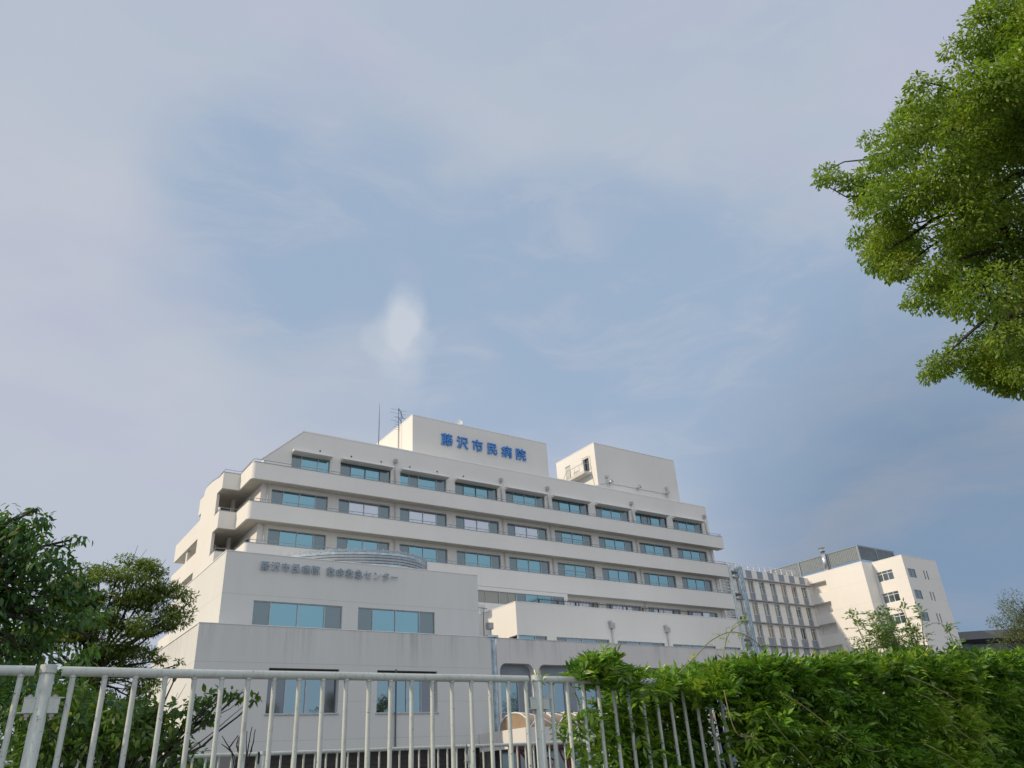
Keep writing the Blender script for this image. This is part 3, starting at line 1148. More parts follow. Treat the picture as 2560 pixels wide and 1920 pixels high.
for z0, z1, nm in ((19.75, 21.35, 'upper'), (16.85, 18.0, 'lower')):
    q = empty('service_balcony', (74.2, 62, z0), nm + ' white railed service balcony at the right end of the tower', 'balcony', 'white service balconies')
    b = MB()
    b.box((73.2, 61.9, z0 - .15), (75.1, 63.8, z0))
    b.build('floor_slab', 'white', q)
    b = MB()
    b.box((73.2, 61.9, z0), (73.45, 62.0, z1))
    b.box((73.2, 62.0, z0), (73.3, 63.8, z1))
    b.build('side_panel', 'white', q)
    b = MB()
    for k in range(4):
        z = z0 + (z1 - z0) * (k + 1) / 4 - .03
        b.tube([(73.45, 61.95, z), (75.1, 61.95, z)], .035, 6)
        b.tube([(75.08, 61.95, z), (75.08, 63.8, z)], .035, 6)
    b.tube([(75.08, 61.95, z0), (75.08, 61.95, z1)], .04, 6)
    b.tube([(74.3, 61.95, z0), (74.3, 61.95, z1)], .03, 6)
    b.build('rail', 'rail_w', q)

# ------------------------------------------------------------------ far ward wing
WG = empty('ward_wing', (105, 85, 0), 'far white ward wing with narrow windows over grey panels and thin dark floor slabs', 'building')
WGY = 82.5  # far wing and cream block: coordinates scaled up about the camera, then baked in
slabs = [28.6, 25.14, 21.62, 18.1, 14.6]
hs = []
xs = [93.2 + 2.81 * k for k in range(10)]
for x in xs:
    for zt in slabs[:3]:
        zb_ = slabs[slabs.index(zt) + 1]
        hs.append((x, x + 1.42, zb_ + .02, zt - .28))
u = MB(S(WGY))
u.wall(86, 120.88, 0, 30.1, hs, .32)
u.build('front_wall', 'wall_far', WG)
u = MB()
u.box((86, WGY + .34, 0), (120.9, 96, 30.0))
u.build('body', 'wall_far', WG)
for k, z in enumerate(slabs[:4]):
    u = MB()
    u.box((86, WGY - .42, z - .12), (120.88, WGY - .004, z + .04))
    u.build('floor_slab', 'slab', WG)
for i, x in enumerate(xs):
    u = MB()
    u.box((x, WGY - .03, 28.85), (x + 1.42, WGY - .003, 30.08))
    u.build('roof_panel', 'panel_g', WG)
    for j, zt in enumerate(slabs[:3]):
        zb_ = slabs[j + 1]
        u = MB()
        if j < 2:
            u.box((x + .02, WGY + .16, zb_ + .03), (x + 1.36, WGY + .2, zb_ + 1.25))
            u.build('panel', 'panel_g', WG)
            z0 = zb_ + 1.28
        else:
            z0 = zb_ + 1.3
            u.box((x - .35, WGY - .05, zb_ - 1.1), (x + .32, WGY - .003, zb_ + 1.26))
            u.box((x + .46, WGY - .05, zb_ - 1.15), (x + 1.13, WGY - .003, zb_ + 1.26))
            u.build('panel', 'panel_g', WG)
        kind = 'wd' if (i * 3 + j * 2) % 5 in (0, 3) else ('cc' if (i + j) % 3 else 'dw')
        window(WG, S(WGY), x + .02, x + 1.36, z0, zt - .3, .24, (.5,), kind, .78 if (i + j) % 2 else None, fr='rail_w', fw=.05)
u = MB()
for z in (30.45, 30.75, 31.0):
    u.tube([(88, WGY + .1, z), (118.0, WGY + .1, z)], .03 if z < 31 else .06, 5)
x = 88.0
while x < 118.2:
    u.box((x - .05, WGY + .05, 30.1), (x + .05, WGY + .15, 31.1))
    x += 1.45
u.build('roof_rail', 'rail_w', WG)

# ------------------------------------------------------------------ far cream block
FB = empty('cream_block', (127, 75, 0), 'tall cream block beyond the hedge, its left faces sunlit, with recessed side openings', 'building')
FX = 120.9
u = MB(Wf(FX))
lg = [(79.0, 82.48, 27.05, 28.95), (79.0, 82.48, 23.6, 25.4), (79.0, 82.48, 20.1, 21.9), (78.8, 82.48, 16.4, 18.3)]
u.wall(71.6, 84, 0, 30.4, lg, 1.1)
u.mp = lambda x, y, z: (x, y, z)
u.poly([(FX + 1.1, 78.7, 15), (FX + 1.1, 82.5, 15), (FX + 1.1, 82.5, 29.5), (FX + 1.1, 78.7, 29.5)])
u.build('side_wall', 'wall_far', FB)
u = MB()
u.box((FX + .02, 71.6, 0), (123.88, 71.9, 30.4))
u.box((FX + 1.5, 71.9, 0), (133, 95, 30.2))
u.box((123.9, 82, 0), (134, 95, 30.4))
u.build('body', 'wall_far', FB)
X2 = 123.9
u = MB(Wf(X2))
w2 = [(68.45, 71.35, 27.05, 28.65), (68.45, 71.35, 23.55, 25.15), (68.45, 71.35, 20.05, 21.7)]
u.wall(66.2, 71.598, 0, 30.46, w2, .3)
u.build('second_side_wall', 'wall_far', FB)
for a in w2:
    window(FB, Wf(X2), *a, .22, (.34, .67), 'www', .76, fr='rail_w', fw=.07)
u = MB(S(66.2))
w3, w4 = [], []
for z in (28.35, 24.9, 21.4):
    w3.append((124.6, 126.75, z - 1.45, z))
    w4 += [(129.25, 129.62, z - 1.45, z), (130.15, 130.52, z - 1.45, z)]
u.wall(X2 + .002, 134.3, 0, 30.46, w3 + w4, .25)
u.build('right_wall', 'wall_far', FB)
for a in w3:
    window(FB, S(66.2), *a, .12, (.5,), 'ww', fr='alu', fw=.05)
for a in w4:
    window(FB, S(66.2), *a, .18, (), 'd', fr='alu', fw=.04)
u = MB()
u.box((X2 + .5, 66.6, 0), (134.28, 80, 30.3))
u.build('right_body', 'wall_far', FB)
u = MB()
u.box((FX - .03, 71.57, 30.405), (FX + .3, 95, 30.46))
u.box((X2 - .03, 66.17, 30.465), (X2 + .3, 72, 30.52))
u.box((X2 + .3, 66.17, 30.465), (134.33, 66.5, 30.52))
u.build('coping', 'coping', FB)
q = empty('roof_louvre_fence', (126, 80, 30.4), 'grey louvred plant screen on the roof of the cream block', 'screen')
u = MB()
u.box((121.9, 72.25, 31.05), (121.98, 96, 33.3))
y = 72.3
while y < 96:
    u.box((121.84, y, 31.1), (121.9, y + .16, 33.25))
    y += .32
u.build('side_panel', 'louver', q)
u = MB()
u.box((121.98, 72.2, 31.05), (132.5, 72.28, 33.3))
x = 122.0
while x < 132.4:
    u.box((x, 72.14, 31.1), (x + .16, 72.2, 33.25))
    x += .32
u.build('front_panel', 'louver', q)
for x, y in ((121.85, 72.2), (121.85, 78.2), (121.85, 84.2), (121.85, 90.2), (127, 72.15), (132.5, 72.15)):
    u = MB()
    u.box((x - .14, y - .14, 30.3), (x + .1, y + .1, 33.42))
    u.build('post', 'panel_g', q)
u = MB()
u.box((121.78, 72.06, 33.3), (121.9, 96, 33.42))
u.box((121.9, 72.0, 33.3), (132.6, 72.12, 33.42))
u.build('top_frame', 'panel_g', q)
q = empty('flue_stack', (121.4, 78.6, 30.3), 'shiny metal flue with a round rain cap in front of the roof screen', 'flue')
u = MB()
u.tube([(121.4, 78.6, 30.3), (121.4, 78.6, 33.9)], .40, 14)
u.build('pipe', 'steel', q, smooth=True)
u = MB()
u.tube([(121.4, 78.6, 33.9), (121.4, 78.6, 34.0)], .52, 14)
u.tube([(121.4, 78.6, 34.5), (121.4, 78.6, 34.62)], .66, 16, True, .3)
for k in range(4):
    an = k * math.pi / 2
    u.tube([(121.4 + .4 * math.cos(an), 78.6 + .4 * math.sin(an), 34.0), (121.4 + .4 * math.cos(an), 78.6 + .4 * math.sin(an), 34.5)], .03, 5)
u.build('rain_cap', 'alu', q)

# ------------------------------------------------------------------ round-roofed building at the far right
q = empty('round_roofed_hall', (168, 95, 0), 'dark hall with a broad curved grey roof edge beyond the hedge', 'building')
u = MB()
n = 64
cx, cy, r0, r1 = 168, 95, 26.5, 29
for k in range(n):
    a0, a1 = 2 * math.pi * k / n, 2 * math.pi * (k + 1) / n
    pt = lambda r_, a, z: (cx + r_ * math.cos(a), cy + r_ * math.sin(a), z)
    u.mat('hall_roof')
    u.poly([pt(r1, a0, 19.1), pt(r1, a1, 19.1), pt(r1, a1, 20.5), pt(r1, a0, 20.5)])
    u.poly([pt(r1, a0, 20.5), pt(r1, a1, 20.5), pt(0, a1, 21.4), pt(0, a0, 21.4)])
    u.mat('dalu')
    u.poly([pt(r1, a0, 19.1), pt(r1, a1, 19.1), pt(r0, a1, 18.5), pt(r0, a0, 18.5)])
u.build('roof', None, q)
u = MB()
for k in range(n):
    a0, a1 = 2 * math.pi * k / n, 2 * math.pi * (k + 1) / n
    u.poly([pt(r0, a0, 0), pt(r0, a1, 0), pt(r0, a1, 18.5), pt(r0, a0, 18.5)])
u.build('wall', 'dalu', q)

# ------------------------------------------------------------------ entrance canopy with barrel vault
q = empty('entrance_canopy', (38, 43, 0), 'white panelled entrance canopy with a bronze barrel-vault rooflight', 'canopy')
CX0, CX1, CY0, CY1 = 28.6, 54.0, 40.7, 45.95
u = MB()
u.box((CX0, CY0, 3.12), (CX0 + .25, CY1, 4.18))
u.box((CX0 + .25, CY0, 3.12), (CX1, CY0 + .25, 4.18))
u.box((CX0 + .25, CY0 + .25, 3.2), (CX1, CY1, 3.35))
u.build('fascia', 'fascia', q)
vp = [(42.35 + 1.62 * math.cos(R(t)), 4.15 + .92 * math.sin(R(t))) for t in range(0, 181, 12)]
u = MB()
for (y0, z0), (y1, z1) in zip(vp, vp[1:]):
    u.poly([(CX0 + .3, y0, z0), (CX1, y0, z0), (CX1, y1, z1), (CX0 + .3, y1, z1)])
u.poly([(CX0 + .3, y, z) for y, z in vp])
u.build('vault', 'vault', q)
x = CX0 + .28
k = 0
while x < CX1:
    u = MB()
    u.tube([(x, 42.35 + 1.66 * math.cos(R(t)), 4.15 + .96 * math.sin(R(t))) for t in range(0, 181, 12)], .05, 6)
    if x + 2.0 < CX1:
        for s_ in (0, 1):
            u.tube([(x + 2.0 * (j / 6 if s_ == 0 else 1 - j / 6), 42.35 - 1.65 * math.cos(R(90 * j / 6)), 4.15 + .95 * math.sin(R(90 * j / 6))) for j in range(7)], .035, 5)
    u.build('rib', 'rail_w', q)
    x += 2.0
for x in (29.3, 35.5, 41.7, 47.9):
    for y in (41.3, 45.3):
        u = MB()
        u.box((x - .18, y - .18, 0), (x + .18, y + .18, 3.2))
        u.build('column', 'brick', q)
u = MB()
u.box((30, 45.5, 0), (54, 45.9, 3.1))
u.build('entrance_wall', 'glass_d', q)

# ------------------------------------------------------------------ low wall and rust-red frame near the second fence
q = MB()
q.box((-30, 33.0, 0), (9.5, 33.3, 3.0))
tag(q.build('boundary_wall', 'graywall'), 'plain grey boundary wall behind the shrubs at lower left', 'wall')
q = empty('rust_red_frame', (10.4, 14, 0), 'rust-red steel frame with a wheel-like ring behind the second fence', 'metal frame')
Yr = 14.0
u = MB()
u.box((9.5, Yr - .04, 2.02), (11.0, Yr + .04, 2.10))
for x in (9.62, 10.92):
    u.box((x - .03, Yr - .03, 0), (x + .03, Yr + .03, 2.02))
u.build('beam', 'redmetal', q)
u = MB()
u.tube([(10.36 + .24 * math.cos(R(t)), Yr, 1.60 + .24 * math.sin(R(t))) for t in range(0, 361, 15)], .018, 6, False)
for t in range(0, 180, 45):
    u.tube([(10.36 + .24 * math.cos(R(t)), Yr, 1.60 + .24 * math.sin(R(t))), (10.36 - .24 * math.cos(R(t)), Yr, 1.60 - .24 * math.sin(R(t)))], .01, 5)
u.build('wheel', 'redmetal', q)
u = MB()
u.tube([(9.66, Yr, 2.0), (9.80, Yr, 1.85), (9.86, Yr, 1.6), (9.90, Yr, 1.3)], .03, 6)
u.build('bracket', 'redmetal', q)
u = MB()
u.tube([(10.66, Yr, 2.0), (10.70, Yr, 1.88), (10.80, Yr, 1.72), (10.80, Yr, 1.35)], .022, 6)
u.tube([(10.92, Yr, 2.0), (10.90, Yr, 1.88), (10.80, Yr, 1.72)], .022, 6)
u.tube([(10.80, Yr, 2.0), (10.80, Yr, 1.72)], .016, 6)
u.build('bracket', 'redmetal', q)


# ------------------------------------------------------------------ pipe fences
def fence(name, label, Y, zt, spans, pitch, posts, zbot=.15, seg=12, group=None):
    q = empty(name, (posts[0], Y, 0), label, 'fence', group)
    rnd = random.Random(int(Y * 7))
    for x0, x1 in spans:
        u = MB()
        # slightly irregular, with rounded ends
        pts = [(x0, Y, zt - .024), (x0 + .012, Y, zt - .024)] + [(x0 + (x1 - x0) * k / 6, Y, zt - .024 + rnd.uniform(-.0015, .0015)) for k in range(1, 6)] + [(x1 - .012, Y, zt - .024), (x1, Y, zt - .024)]
        u.tube(pts, .0235, 20)
        u.build('top_rail', 'fence', q, smooth=False)
        u = MB()
        u.tube([(x0 + .02, Y, zbot + .05), (x1 - .02, Y, zbot + .05)], .017, seg)
        u.build('bottom_rail', 'fence', q)
    for x in posts:
        u = MB()
        u.tube([(x, Y, 0), (x, Y, zt - .035)], .033, 20)
        po = u.build('post', 'fence', q, smooth=True)
        u = MB()
        u.tube([(x, Y, zt - .035), (x, Y, zt - .008), (x, Y, zt), (x, Y, zt + .004)], .037, 20, True)
        u.build('cap', 'fence', po)
        for s_ in (-1, 1):
            u = MB()
            a = x + s_ * .028
            b_ = x + s_ * .076
            lo_, hi = min(a, b_), max(a, b_)
            u.box((lo_, Y - .020, zt - .212), (hi, Y - .016, zt - .148))
            u.box((lo_, Y - .022, zt - .148), (hi + (.018 if s_ > 0 else 0), Y + .022, zt - .144))
            u.box((lo_ - (.018 if s_ < 0 else 0), Y - .022, zt - .216), (hi, Y + .022, zt - .212))
            bo = u.build('bracket', 'fence', q)
            u = MB()
            xx = (lo_ + hi) / 2
            u.tube([(xx, Y - .003, zt - .245), (xx, Y - .003, zt - .132)], .0055, 8)
            u.tube([(xx, Y - .003, zt - .232), (xx, Y - .003, zt - .217)], .012, 6)
            u.tube([(xx, Y - .003, zt - .143), (xx, Y - .003, zt - .136)], .012, 6)
            u.build('bolt', 'pipebox', bo)
    for x in pitch:
        u = MB()
        u.tube([(x, Y, zbot + .05), (x + rnd.uniform(-.0015, .0015), Y, zt - .040)], .0135, seg, False)
        u.tube([(x, Y, zt - .052), (x, Y, zt - .040)], .0165, seg, False)
        u.build('picket', 'fence', q, smooth=True)
    return q


FY, FZ = 4.55, 2.124
pk = [.468 + .14475 * k for k in range(20)]
pk = [x for x in pk if x < 3.25]
pk2 = [3.432 + .1424 * k for k in range(20)]
pk2 = [x for x in pk2 if x < 6.12]
pk0 = [.247 - .1447 * k for k in range(8)]
pk3 = [6.40 + .1424 * k for k in range(18)]
fence('pipe_fence', 'near light grey pipe fence crossing the bottom of the view', FY, FZ,
      [(-2.6, .300), (.419, 3.235), (3.385, 6.16), (6.33, 9.0)], pk0 + pk + pk2 + pk3, [.356, 3.315, 6.25, 9.1])
Y2_, Z2_ = 10.4, 1.975
ps = [.3, 3.32, 6.31, 9.3, 12.3]
pk = []
for a, b in zip([-2.7] + ps, ps + [15.3]):
    n = 20
    pk += [a + (b - a) * (k + .5) / n for k in range(n)]
pk = [x for x in pk if .2 < x < 14]
fence('pipe_fence', 'farther pale pipe fence seen low through the pickets of the near one', Y2_, Z2_,
      [(-2.6, .22), (.38, 3.25), (3.40, 6.24), (6.39, 9.22), (9.38, 12.22), (12.38, 15)], pk[:95], ps, seg=8)


# ------------------------------------------------------------------ foliage
def leafmesh(name, pos, ax, nrm, size, mat, parent, shape='ovate', extra_mat=None):
    """many folded leaves as one mesh; pos, ax, nrm are (n,3), size (n,)"""
    if shape == 'ovate':
        t = np.array([[0, 0, 0], [.30, .20, .05], [.30, -.20, .05], [.62, .19, .02], [.62, -.19, .02], [1, 0, -.10], [.5, 0, -.02]])
        fa = [(0, 2, 6, 1), (1, 6, 3), (2, 4, 6), (3, 6, 5), (4, 5, 6)]
    elif shape == 'lance':
        t = np.array([[0, 0, 0], [.45, .15, .03], [.45, -.15, .03], [1, 0, -.06]])
        fa = [(0, 2, 3, 1)]
        t = np.array([[0, 0, -.02], [.45, .16, .04], [.45, -.16, .04], [1, 0, -.10], [.45, 0, -.02]])
        fa = [(0, 4, 1), (0, 2, 4), (1, 4, 3), (2, 3, 4)]
    elif shape == 'needle':
        t = np.array([[0, 0, 0], [.5, .05, .03], [.5, -.05, .03], [1, 0, 0]])
        fa = [(0, 2, 3, 1)]
    else:
        t = np.array([[0, 0, 0], [.4, .24, 0], [.4, -.24, 0], [1, 0, -.05]])
        fa = [(0, 2, 3, 1)]
    n = len(pos)
    ax = ax / (np.linalg.norm(ax, axis=1, keepdims=True) + 1e-9)
    nrm = nrm - ax * np.sum(nrm * ax, 1, keepdims=True)
    nrm /= (np.linalg.norm(nrm, axis=1, keepdims=True) + 1e-9)
    wd = np.cross(nrm, ax)
    k = len(t)
    V = (pos[:, None, :] + size[:, None, None] * (t[None, :, 0:1] * ax[:, None, :] + t[None, :, 1:2] * wd[:, None, :] + t[None, :, 2:3] * nrm[:, None, :])).reshape(-1, 3)
    lens = [len(f) for f in fa]
    flat = np.array([i for f in fa for i in f])
    loops = (flat[None, :] + (np.arange(n) * k)[:, None]).ravel()
    tot = np.tile(np.array(lens), n)
    start = np.concatenate([[0], np.cumsum(tot)[:-1]])
    me = bpy.data.meshes.new(name)
    me.vertices.add(len(V))
    me.vertices.foreach_set('co', V.ravel())
    me.loops.add(len(loops))
    me.loops.foreach_set('vertex_index', loops)
    me.polygons.add(len(tot))
    me.polygons.foreach_set('loop_start', start)
    me.polygons.foreach_set('loop_total', tot)
    me.materials.append(M[mat])
    me.update(calc_edges=True)
    o = bpy.data.objects.new(name, me)
    COL.objects.link(o)
    if parent:
        o.parent = parent
        o.matrix_parent_inverse = Matrix.Translation(-parent.location)
    return o


def rv(rng, n):
    v = rng.normal(size=(n, 3))
    return v / np.linalg.norm(v, axis=1, keepdims=True)


def cluster_leaves(rng, centers, radii, per, size, droop=.4, flat=.75, ax_out=.8):
    """leaves spread through lumpy clusters, denser to the outside"""
    P, A, N, Sz = [], [], [], []
    for c, r, m in zip(centers, radii, per):
        m = int(m)
        d = rv(rng, m)
        rad = r * rng.uniform(.35, 1.08, m) ** .7
        p = c + d * rad[:, None] * np.array([1, 1, flat])
        a = d * ax_out + rv(rng, m) * .8 + np.array([0, 0, -droop])
        nn = d * .7 + rv(rng, m) * .7 + np.array([0, 0, .9])
        P.append(p); A.append(a); N.append(nn); Sz.append(size * rng.uniform(.6, 1.2, m))
    return np.concatenate(P), np.concatenate(A), np.concatenate(N), np.concatenate(Sz)


def limb(mb, a, b, r0, r1, rng, wob=.08, n=7, sag=0):
    a, b = Vector(a), Vector(b)
    L = (b - a).length
    pts = []
    off = Vector((0, 0, 0))
    for i in range(n + 1):
        t = i / n
        if 0 < i < n:
            off += Vector(rng.normal(size=3)) * wob * L / n
        pts.append(a.lerp(b, t) + off * (1 if i < n else .6) + Vector((0, 0, sag * math.sin(math.pi * t) * L)))
    mb.tube([tuple(p) for p in pts], r0, 7, True, r1)
    return pts


def inpoly(x, y, poly):
    c = False
    j = len(poly) - 1
    for i in range(len(poly)):
        xi, yi = poly[i]
        xj, yj = poly[j]
        if (yi > y) != (yj > y) and x < (xj - xi) * (y - yi) / (yj - yi) + xi:
            c = not c
        j = i
    return c


# --- the big tree at the upper right, trunk just outside the view
rng = np.random.default_rng(5)
outline = [(2600, -60), (2450, -20), (2425, 30), (2360, 70), (2345, 130), (2300, 175), (2240, 230), (2230, 290), (2170, 325), (2150, 385), (2050, 418), (2038, 450), (2055, 482), (2105, 480),
           (2130, 520), (2128, 590), (2122, 650), (2118, 695), (2150, 705), (2200, 700), (2245, 710), (2262, 770), (2320, 782), (2380, 770), (2405, 800), (2360, 835), (2330, 880), (2290, 925),
           (2310, 965), (2400, 945), (2470, 960), (2520, 985), (2600, 1000), (3050, 900), (3200, 300), (3100, -250), (2700, -200)]
cen, rad = [], []
trunk_base = Vector((17.5, 2.5, 0))
tries = 0
while len(cen) < 215 and tries < 60000:
    tries += 1
    x = rng.uniform(2020, 3150)
    y = rng.uniform(-240, 1000)
    if not inpoly(x, y, outline):
        continue
    edge = min(math.hypot(x - a, y - b) for a, b in outline)
    in_view = x < 2620
    if not in_view and rng.random() < .55:
        continue
    d = 14.5 + rng.uniform(-2.3, 2.3)
    r = rng.uniform(.26, .55)
    need = r / d * FPX * .85
    # keep the cluster inside the outline
    if in_view and not all(inpoly(x + need * math.cos(t), y + need * .8 * math.sin(t), outline) for t in (0, .8, 1.57, 2.36, 3.14, 3.93, 4.71, 5.5)):
        if edge > 42 or rng.random() < .6:
            continue
        r = rng.uniform(.13, .22)
    c = np.array(at(x, y, d))
    cen.append(c)
    rad.append(r)
for x, y, d, r in ((2055, 455, 14.2, .15), (2085, 440, 14.1, .16), (2110, 462, 14.2, .15), (2135, 450, 14.3, .2), (2160, 480, 14.2, .22), (2180, 440, 14.4, .22), (2150, 520, 14.3, .2),
                   (2320, 945, 14, .15), (2345, 925, 14, .2), (2375, 900, 14, .22), (2400, 860, 14.1, .25), (2430, 890, 14, .25), (2450, 925, 14, .25), (2480, 940, 14.2, .25), (2510, 950, 14, .28), (2545, 965, 14.1, .28), (2540, 920, 13.8, .3), (2440, 40, 14.3, .15), (2475, 20, 14.3, .2), (2380, 120, 14.3, .2)):
    cen.append(np.array(at(x, y, d)))
    rad.append(r)
TR = empty('camphor_tree', tuple(trunk_base), 'large yellow-green broadleaf tree filling the upper right corner', 'tree')
per = [760 * (r / .4) ** 2 for r in rad]
leafmesh('crown', *cluster_leaves(rng, cen, rad, per, .076, .5, .58), 'leaf_r', TR, 'ovate')
M['shoot'] = leafy('yellow_shoot', (.30, .30, .05), (.42, .38, .07), (.40, .34, .06), .4, .5)
leafmesh('young_shoots', *cluster_leaves(rng, cen, [r * 1.03 for r in rad], [p_ * .28 for p_ in per], .060, .1, .60), 'shoot', TR, 'needle')
mb = MB()
top = Vector((15.8, 3.9, 11.0))
limb(mb, trunk_base, (16.6, 3.2, 5.5), .33, .26, rng, .03)
limb(mb, (16.6, 3.2, 5.5), top, .25, .12, rng, .06)
mb.build('trunk', 'bark', TR, smooth=True)
hub = [at(2480, 520, 14.2), at(2500, 300, 14.5), at(2520, 760, 14.0), at(2560, 120, 14.8)]
for h in hub:
    mb = MB()
    limb(mb, Vector((16.6, 3.2, 5.5)).lerp(top, .2 + .2 * rng.random()), h, .10, .06, rng, .12)
    mb.build('limb', 'bark', TR, smooth=True)
mb = MB()
for i, c in enumerate(cen):
    if rng.random() < .5:
        h = min(hub, key=lambda q_: (q_ - Vector(c)).length)
        if (h - Vector(c)).length < 3.5:
            limb(mb, h.lerp(Vector(c), .15), Vector(c), .028, .008, rng, .14, 6, .04)
mb.build('branches', 'bark', TR, smooth=True)
mb = MB()
limb(mb, at(2560, 430, 14.2), at(2370, 530, 13.6), .055, .035, rng, .10)
limb(mb, at(2370, 530, 13.6), at(2225, 625, 13.4), .034, .012, rng, .12)
limb(mb, at(2560, 600, 14.2), at(2400, 650, 13.4), .05, .02, rng, .12)
limb(mb, at(2540, 330, 14.2), at(2450, 310, 13.4), .05, .03, rng, .12)
mb.build('front_branches', 'bark', TR, smooth=True)


def tree(name, label, lobes, per_area, size, leafm, base, hubs, shape='ovate', droop=.4, flat=.8, seed=1, tr=.12, group=None, twigs=True, ax_out=.8):
    rng = np.random.default_rng(seed)
    q = empty(name, tuple(base), label, 'tree', group)
    cen, rad = [], []
    for c, r, n in lobes:
        for k in range(n):
            d = rv(rng, 1)[0]
            cen.append(np.array(c) + d * r * rng.uniform(.3, .9) * np.array([1, 1, flat]))
            rad.append(r * rng.uniform(.28, .5))
    per = [max(6, per_area * r * r) for r in rad]
    leafmesh('crown', *cluster_leaves(rng, cen, rad, per, size, droop, flat, ax_out), leafm, q, shape)
    mb = MB()
    prev = Vector(base)
    k = 0
    for h in hubs:
        limb(mb, prev, h, tr * (.8 ** k), tr * (.8 ** (k + 1)), rng, .04)
        prev = Vector(h)
        k += 1
    mb.build('trunk', 'bark', q, smooth=True)
    if twigs:
        mb = MB()
        hh = [Vector(h) for h in hubs]
        for c, r, n in lobes:
            h = min(hh, key=lambda v_: (v_ - Vector(c)).length)
            pts = limb(mb, h, c, tr * .35, tr * .12, rng, .09)
            for k in range(max(2, n // 2)):
                e = Vector(c) + Vector(rv(rng, 1)[0]) * r * .85
                limb(mb, pts[int(rng.integers(3, 7))], e, tr * .13, tr * .03, rng, .12, 5)
        mb.build('branches', 'bark', q, smooth=True)
    return q


def lob(lst, d0):
    return [(at(x, y, d0 + dd), r, n) for x, y, dd, r, n in lst]


tree('dogwood_tree', 'dark near tree with large drooping leaves at the left edge', lob([
    (20, 1330, 0, .34, 8), (95, 1330, .2, .24, 6), (60, 1395, -.2, .36, 9), (150, 1395, .3, .26, 7), (195, 1350, .2, .13, 4), (90, 1275, .1, .08, 3), (120, 1300, .1, .10, 3), (20, 1450, 0, .42, 10), (110, 1460, .2, .40, 10),
    (190, 1440, .4, .24, 6), (220, 1480, .5, .22, 6), (15, 1285, 0, .16, 5), (215, 1540, .6, .26, 7), (100, 1620, .3, .36, 8), (200, 1610, .6, .26, 6), (60, 1540, .2, .42, 10), (150, 1540, .3, .34, 8), (-40, 1400, 0, .5, 8), (-60, 1560, 0, .5, 8), (25, 1640, .2, .4, 7)], 9.0)
     + [((-1.3, 5.2, 2.45), .65, 14), ((-2.3, 5.6, 2.75), .6, 12), ((-1.6, 6.6, 2.7), .7, 10)],
     1500, .092, 'leaf_a', (-1.6, 7.6, 0), [(-1.4, 7.7, 1.8), (-.6, 8.2, 3.2)], droop=1.0, seed=3, tr=.09)
tree('zelkova_tree', 'fine-leaved spreading tree left of the emergency block', lob([
    (300, 1440, 0, .55, 10), (345, 1415, .3, .45, 8), (385, 1430, .2, .38, 7), (400, 1480, .3, .55, 11), (350, 1500, 0, .6, 11), (445, 1530, .2, .40, 8), (470, 1505, .3, .16, 3), (420, 1560, 0, .45, 9), (330, 1570, 0, .6, 10),
    (250, 1500, .4, .5, 8), (225, 1570, .2, .6, 10), (270, 1620, .2, .55, 8), (350, 1620, .2, .45, 7), (180, 1520, .5, .6, 9), (130, 1600, .3, .6, 9), (400, 1650, .3, .28, 5), (445, 1655, .3, .16, 3), (300, 1650, .3, .5, 8), (370, 1690, .3, .4, 7), (250, 1690, .4, .5, 8), (330, 1760, .5, .4, 6),
    (60, 1600, .4, .7, 9), (200, 1660, .3, .5, 6), (320, 1680, .3, .4, 5), (20, 1680, .4, .7, 8), (120, 1690, .4, .5, 6), (80, 1760, .5, .7, 8), (180, 1740, .5, .6, 8), (270, 1740, .5, .6, 8), (350, 1720, .6, .4, 6), (300, 1800, .6, .6, 7), (230, 1450, .5, .4, 7), (160, 1470, .8, .5, 8), (215, 1500, .3, .45, 8), (260, 1545, .1, .4, 7), (240, 1420, .4, .3, 5)], 16.5),
     3600, .085, 'leaf_b', (1.6, 16.6, 0), [(1.7, 16.7, 2.6), (1.9, 16.7, 3.6)], 'lance', .3, .36, 7, .085)
tree('maple_shrub', 'green young maple behind the near fence with a branch reaching right', lob([
    (90, 1790, 0, .32, 7), (170, 1760, .2, .30, 6), (240, 1790, .1, .32, 7), (310, 1820, 0, .34, 8), (390, 1800, .2, .26, 6), (440, 1770, .1, .24, 7), (490, 1755, .1, .18, 5), (530, 1740, .1, .15, 5), (560, 1735, .1, .12, 4),
    (605, 1733, .1, .08, 3), (638, 1742, .1, .05, 2), (420, 1850, .1, .28, 7), (500, 1800, .2, .16, 4), (520, 1790, .2, .10, 3), (200, 1850, 0, .35, 8), (320, 1880, 0, .35, 8), (60, 1870, 0, .35, 8), (440, 1690, .2, .12, 3), (470, 1900, .1, .2, 4), (380, 1735, .3, .10, 2)], 8.3),
     2600, .085, 'leaf_c', (1.2, 8.0, 0), [(1.25, 8.05, .9), (1.35, 8.1, 1.5)], 'ovate', .6, .7, 11, .05)
tree('evergreen_bush', 'dark evergreen bush low at the left behind the farther fence', lob([
    (-30, 1680, .5, .6, 10), (60, 1700, .6, .6, 10), (150, 1720, .6, .5, 8), (-30, 1740, 0, .6, 10), (60, 1760, 0, .6, 10), (140, 1800, 0, .6, 10), (220, 1770, .3, .5, 9), (290, 1840, 0, .6, 10), (360, 1850, .2, .55, 9), (440, 1880, 0, .45, 8), (100, 1880, 0, .7, 10), (220, 1900, 0, .7, 10), (500, 1910, .1, .3, 6), (20, 1860, 0, .7, 10)], 12.6),
     900, .11, 'leaf_a', (1.6, 12.4, 0), [(1.7, 12.5, .9), (1.7, 12.5, 1.4)], 'ovate', .4, .7, 17, .06)
rng = np.random.default_rng(21)
q = empty('bare_twigs', tuple(at(600, 1960, 8.6)), 'leafless dark twigs in front of the weathered wall', 'plant')
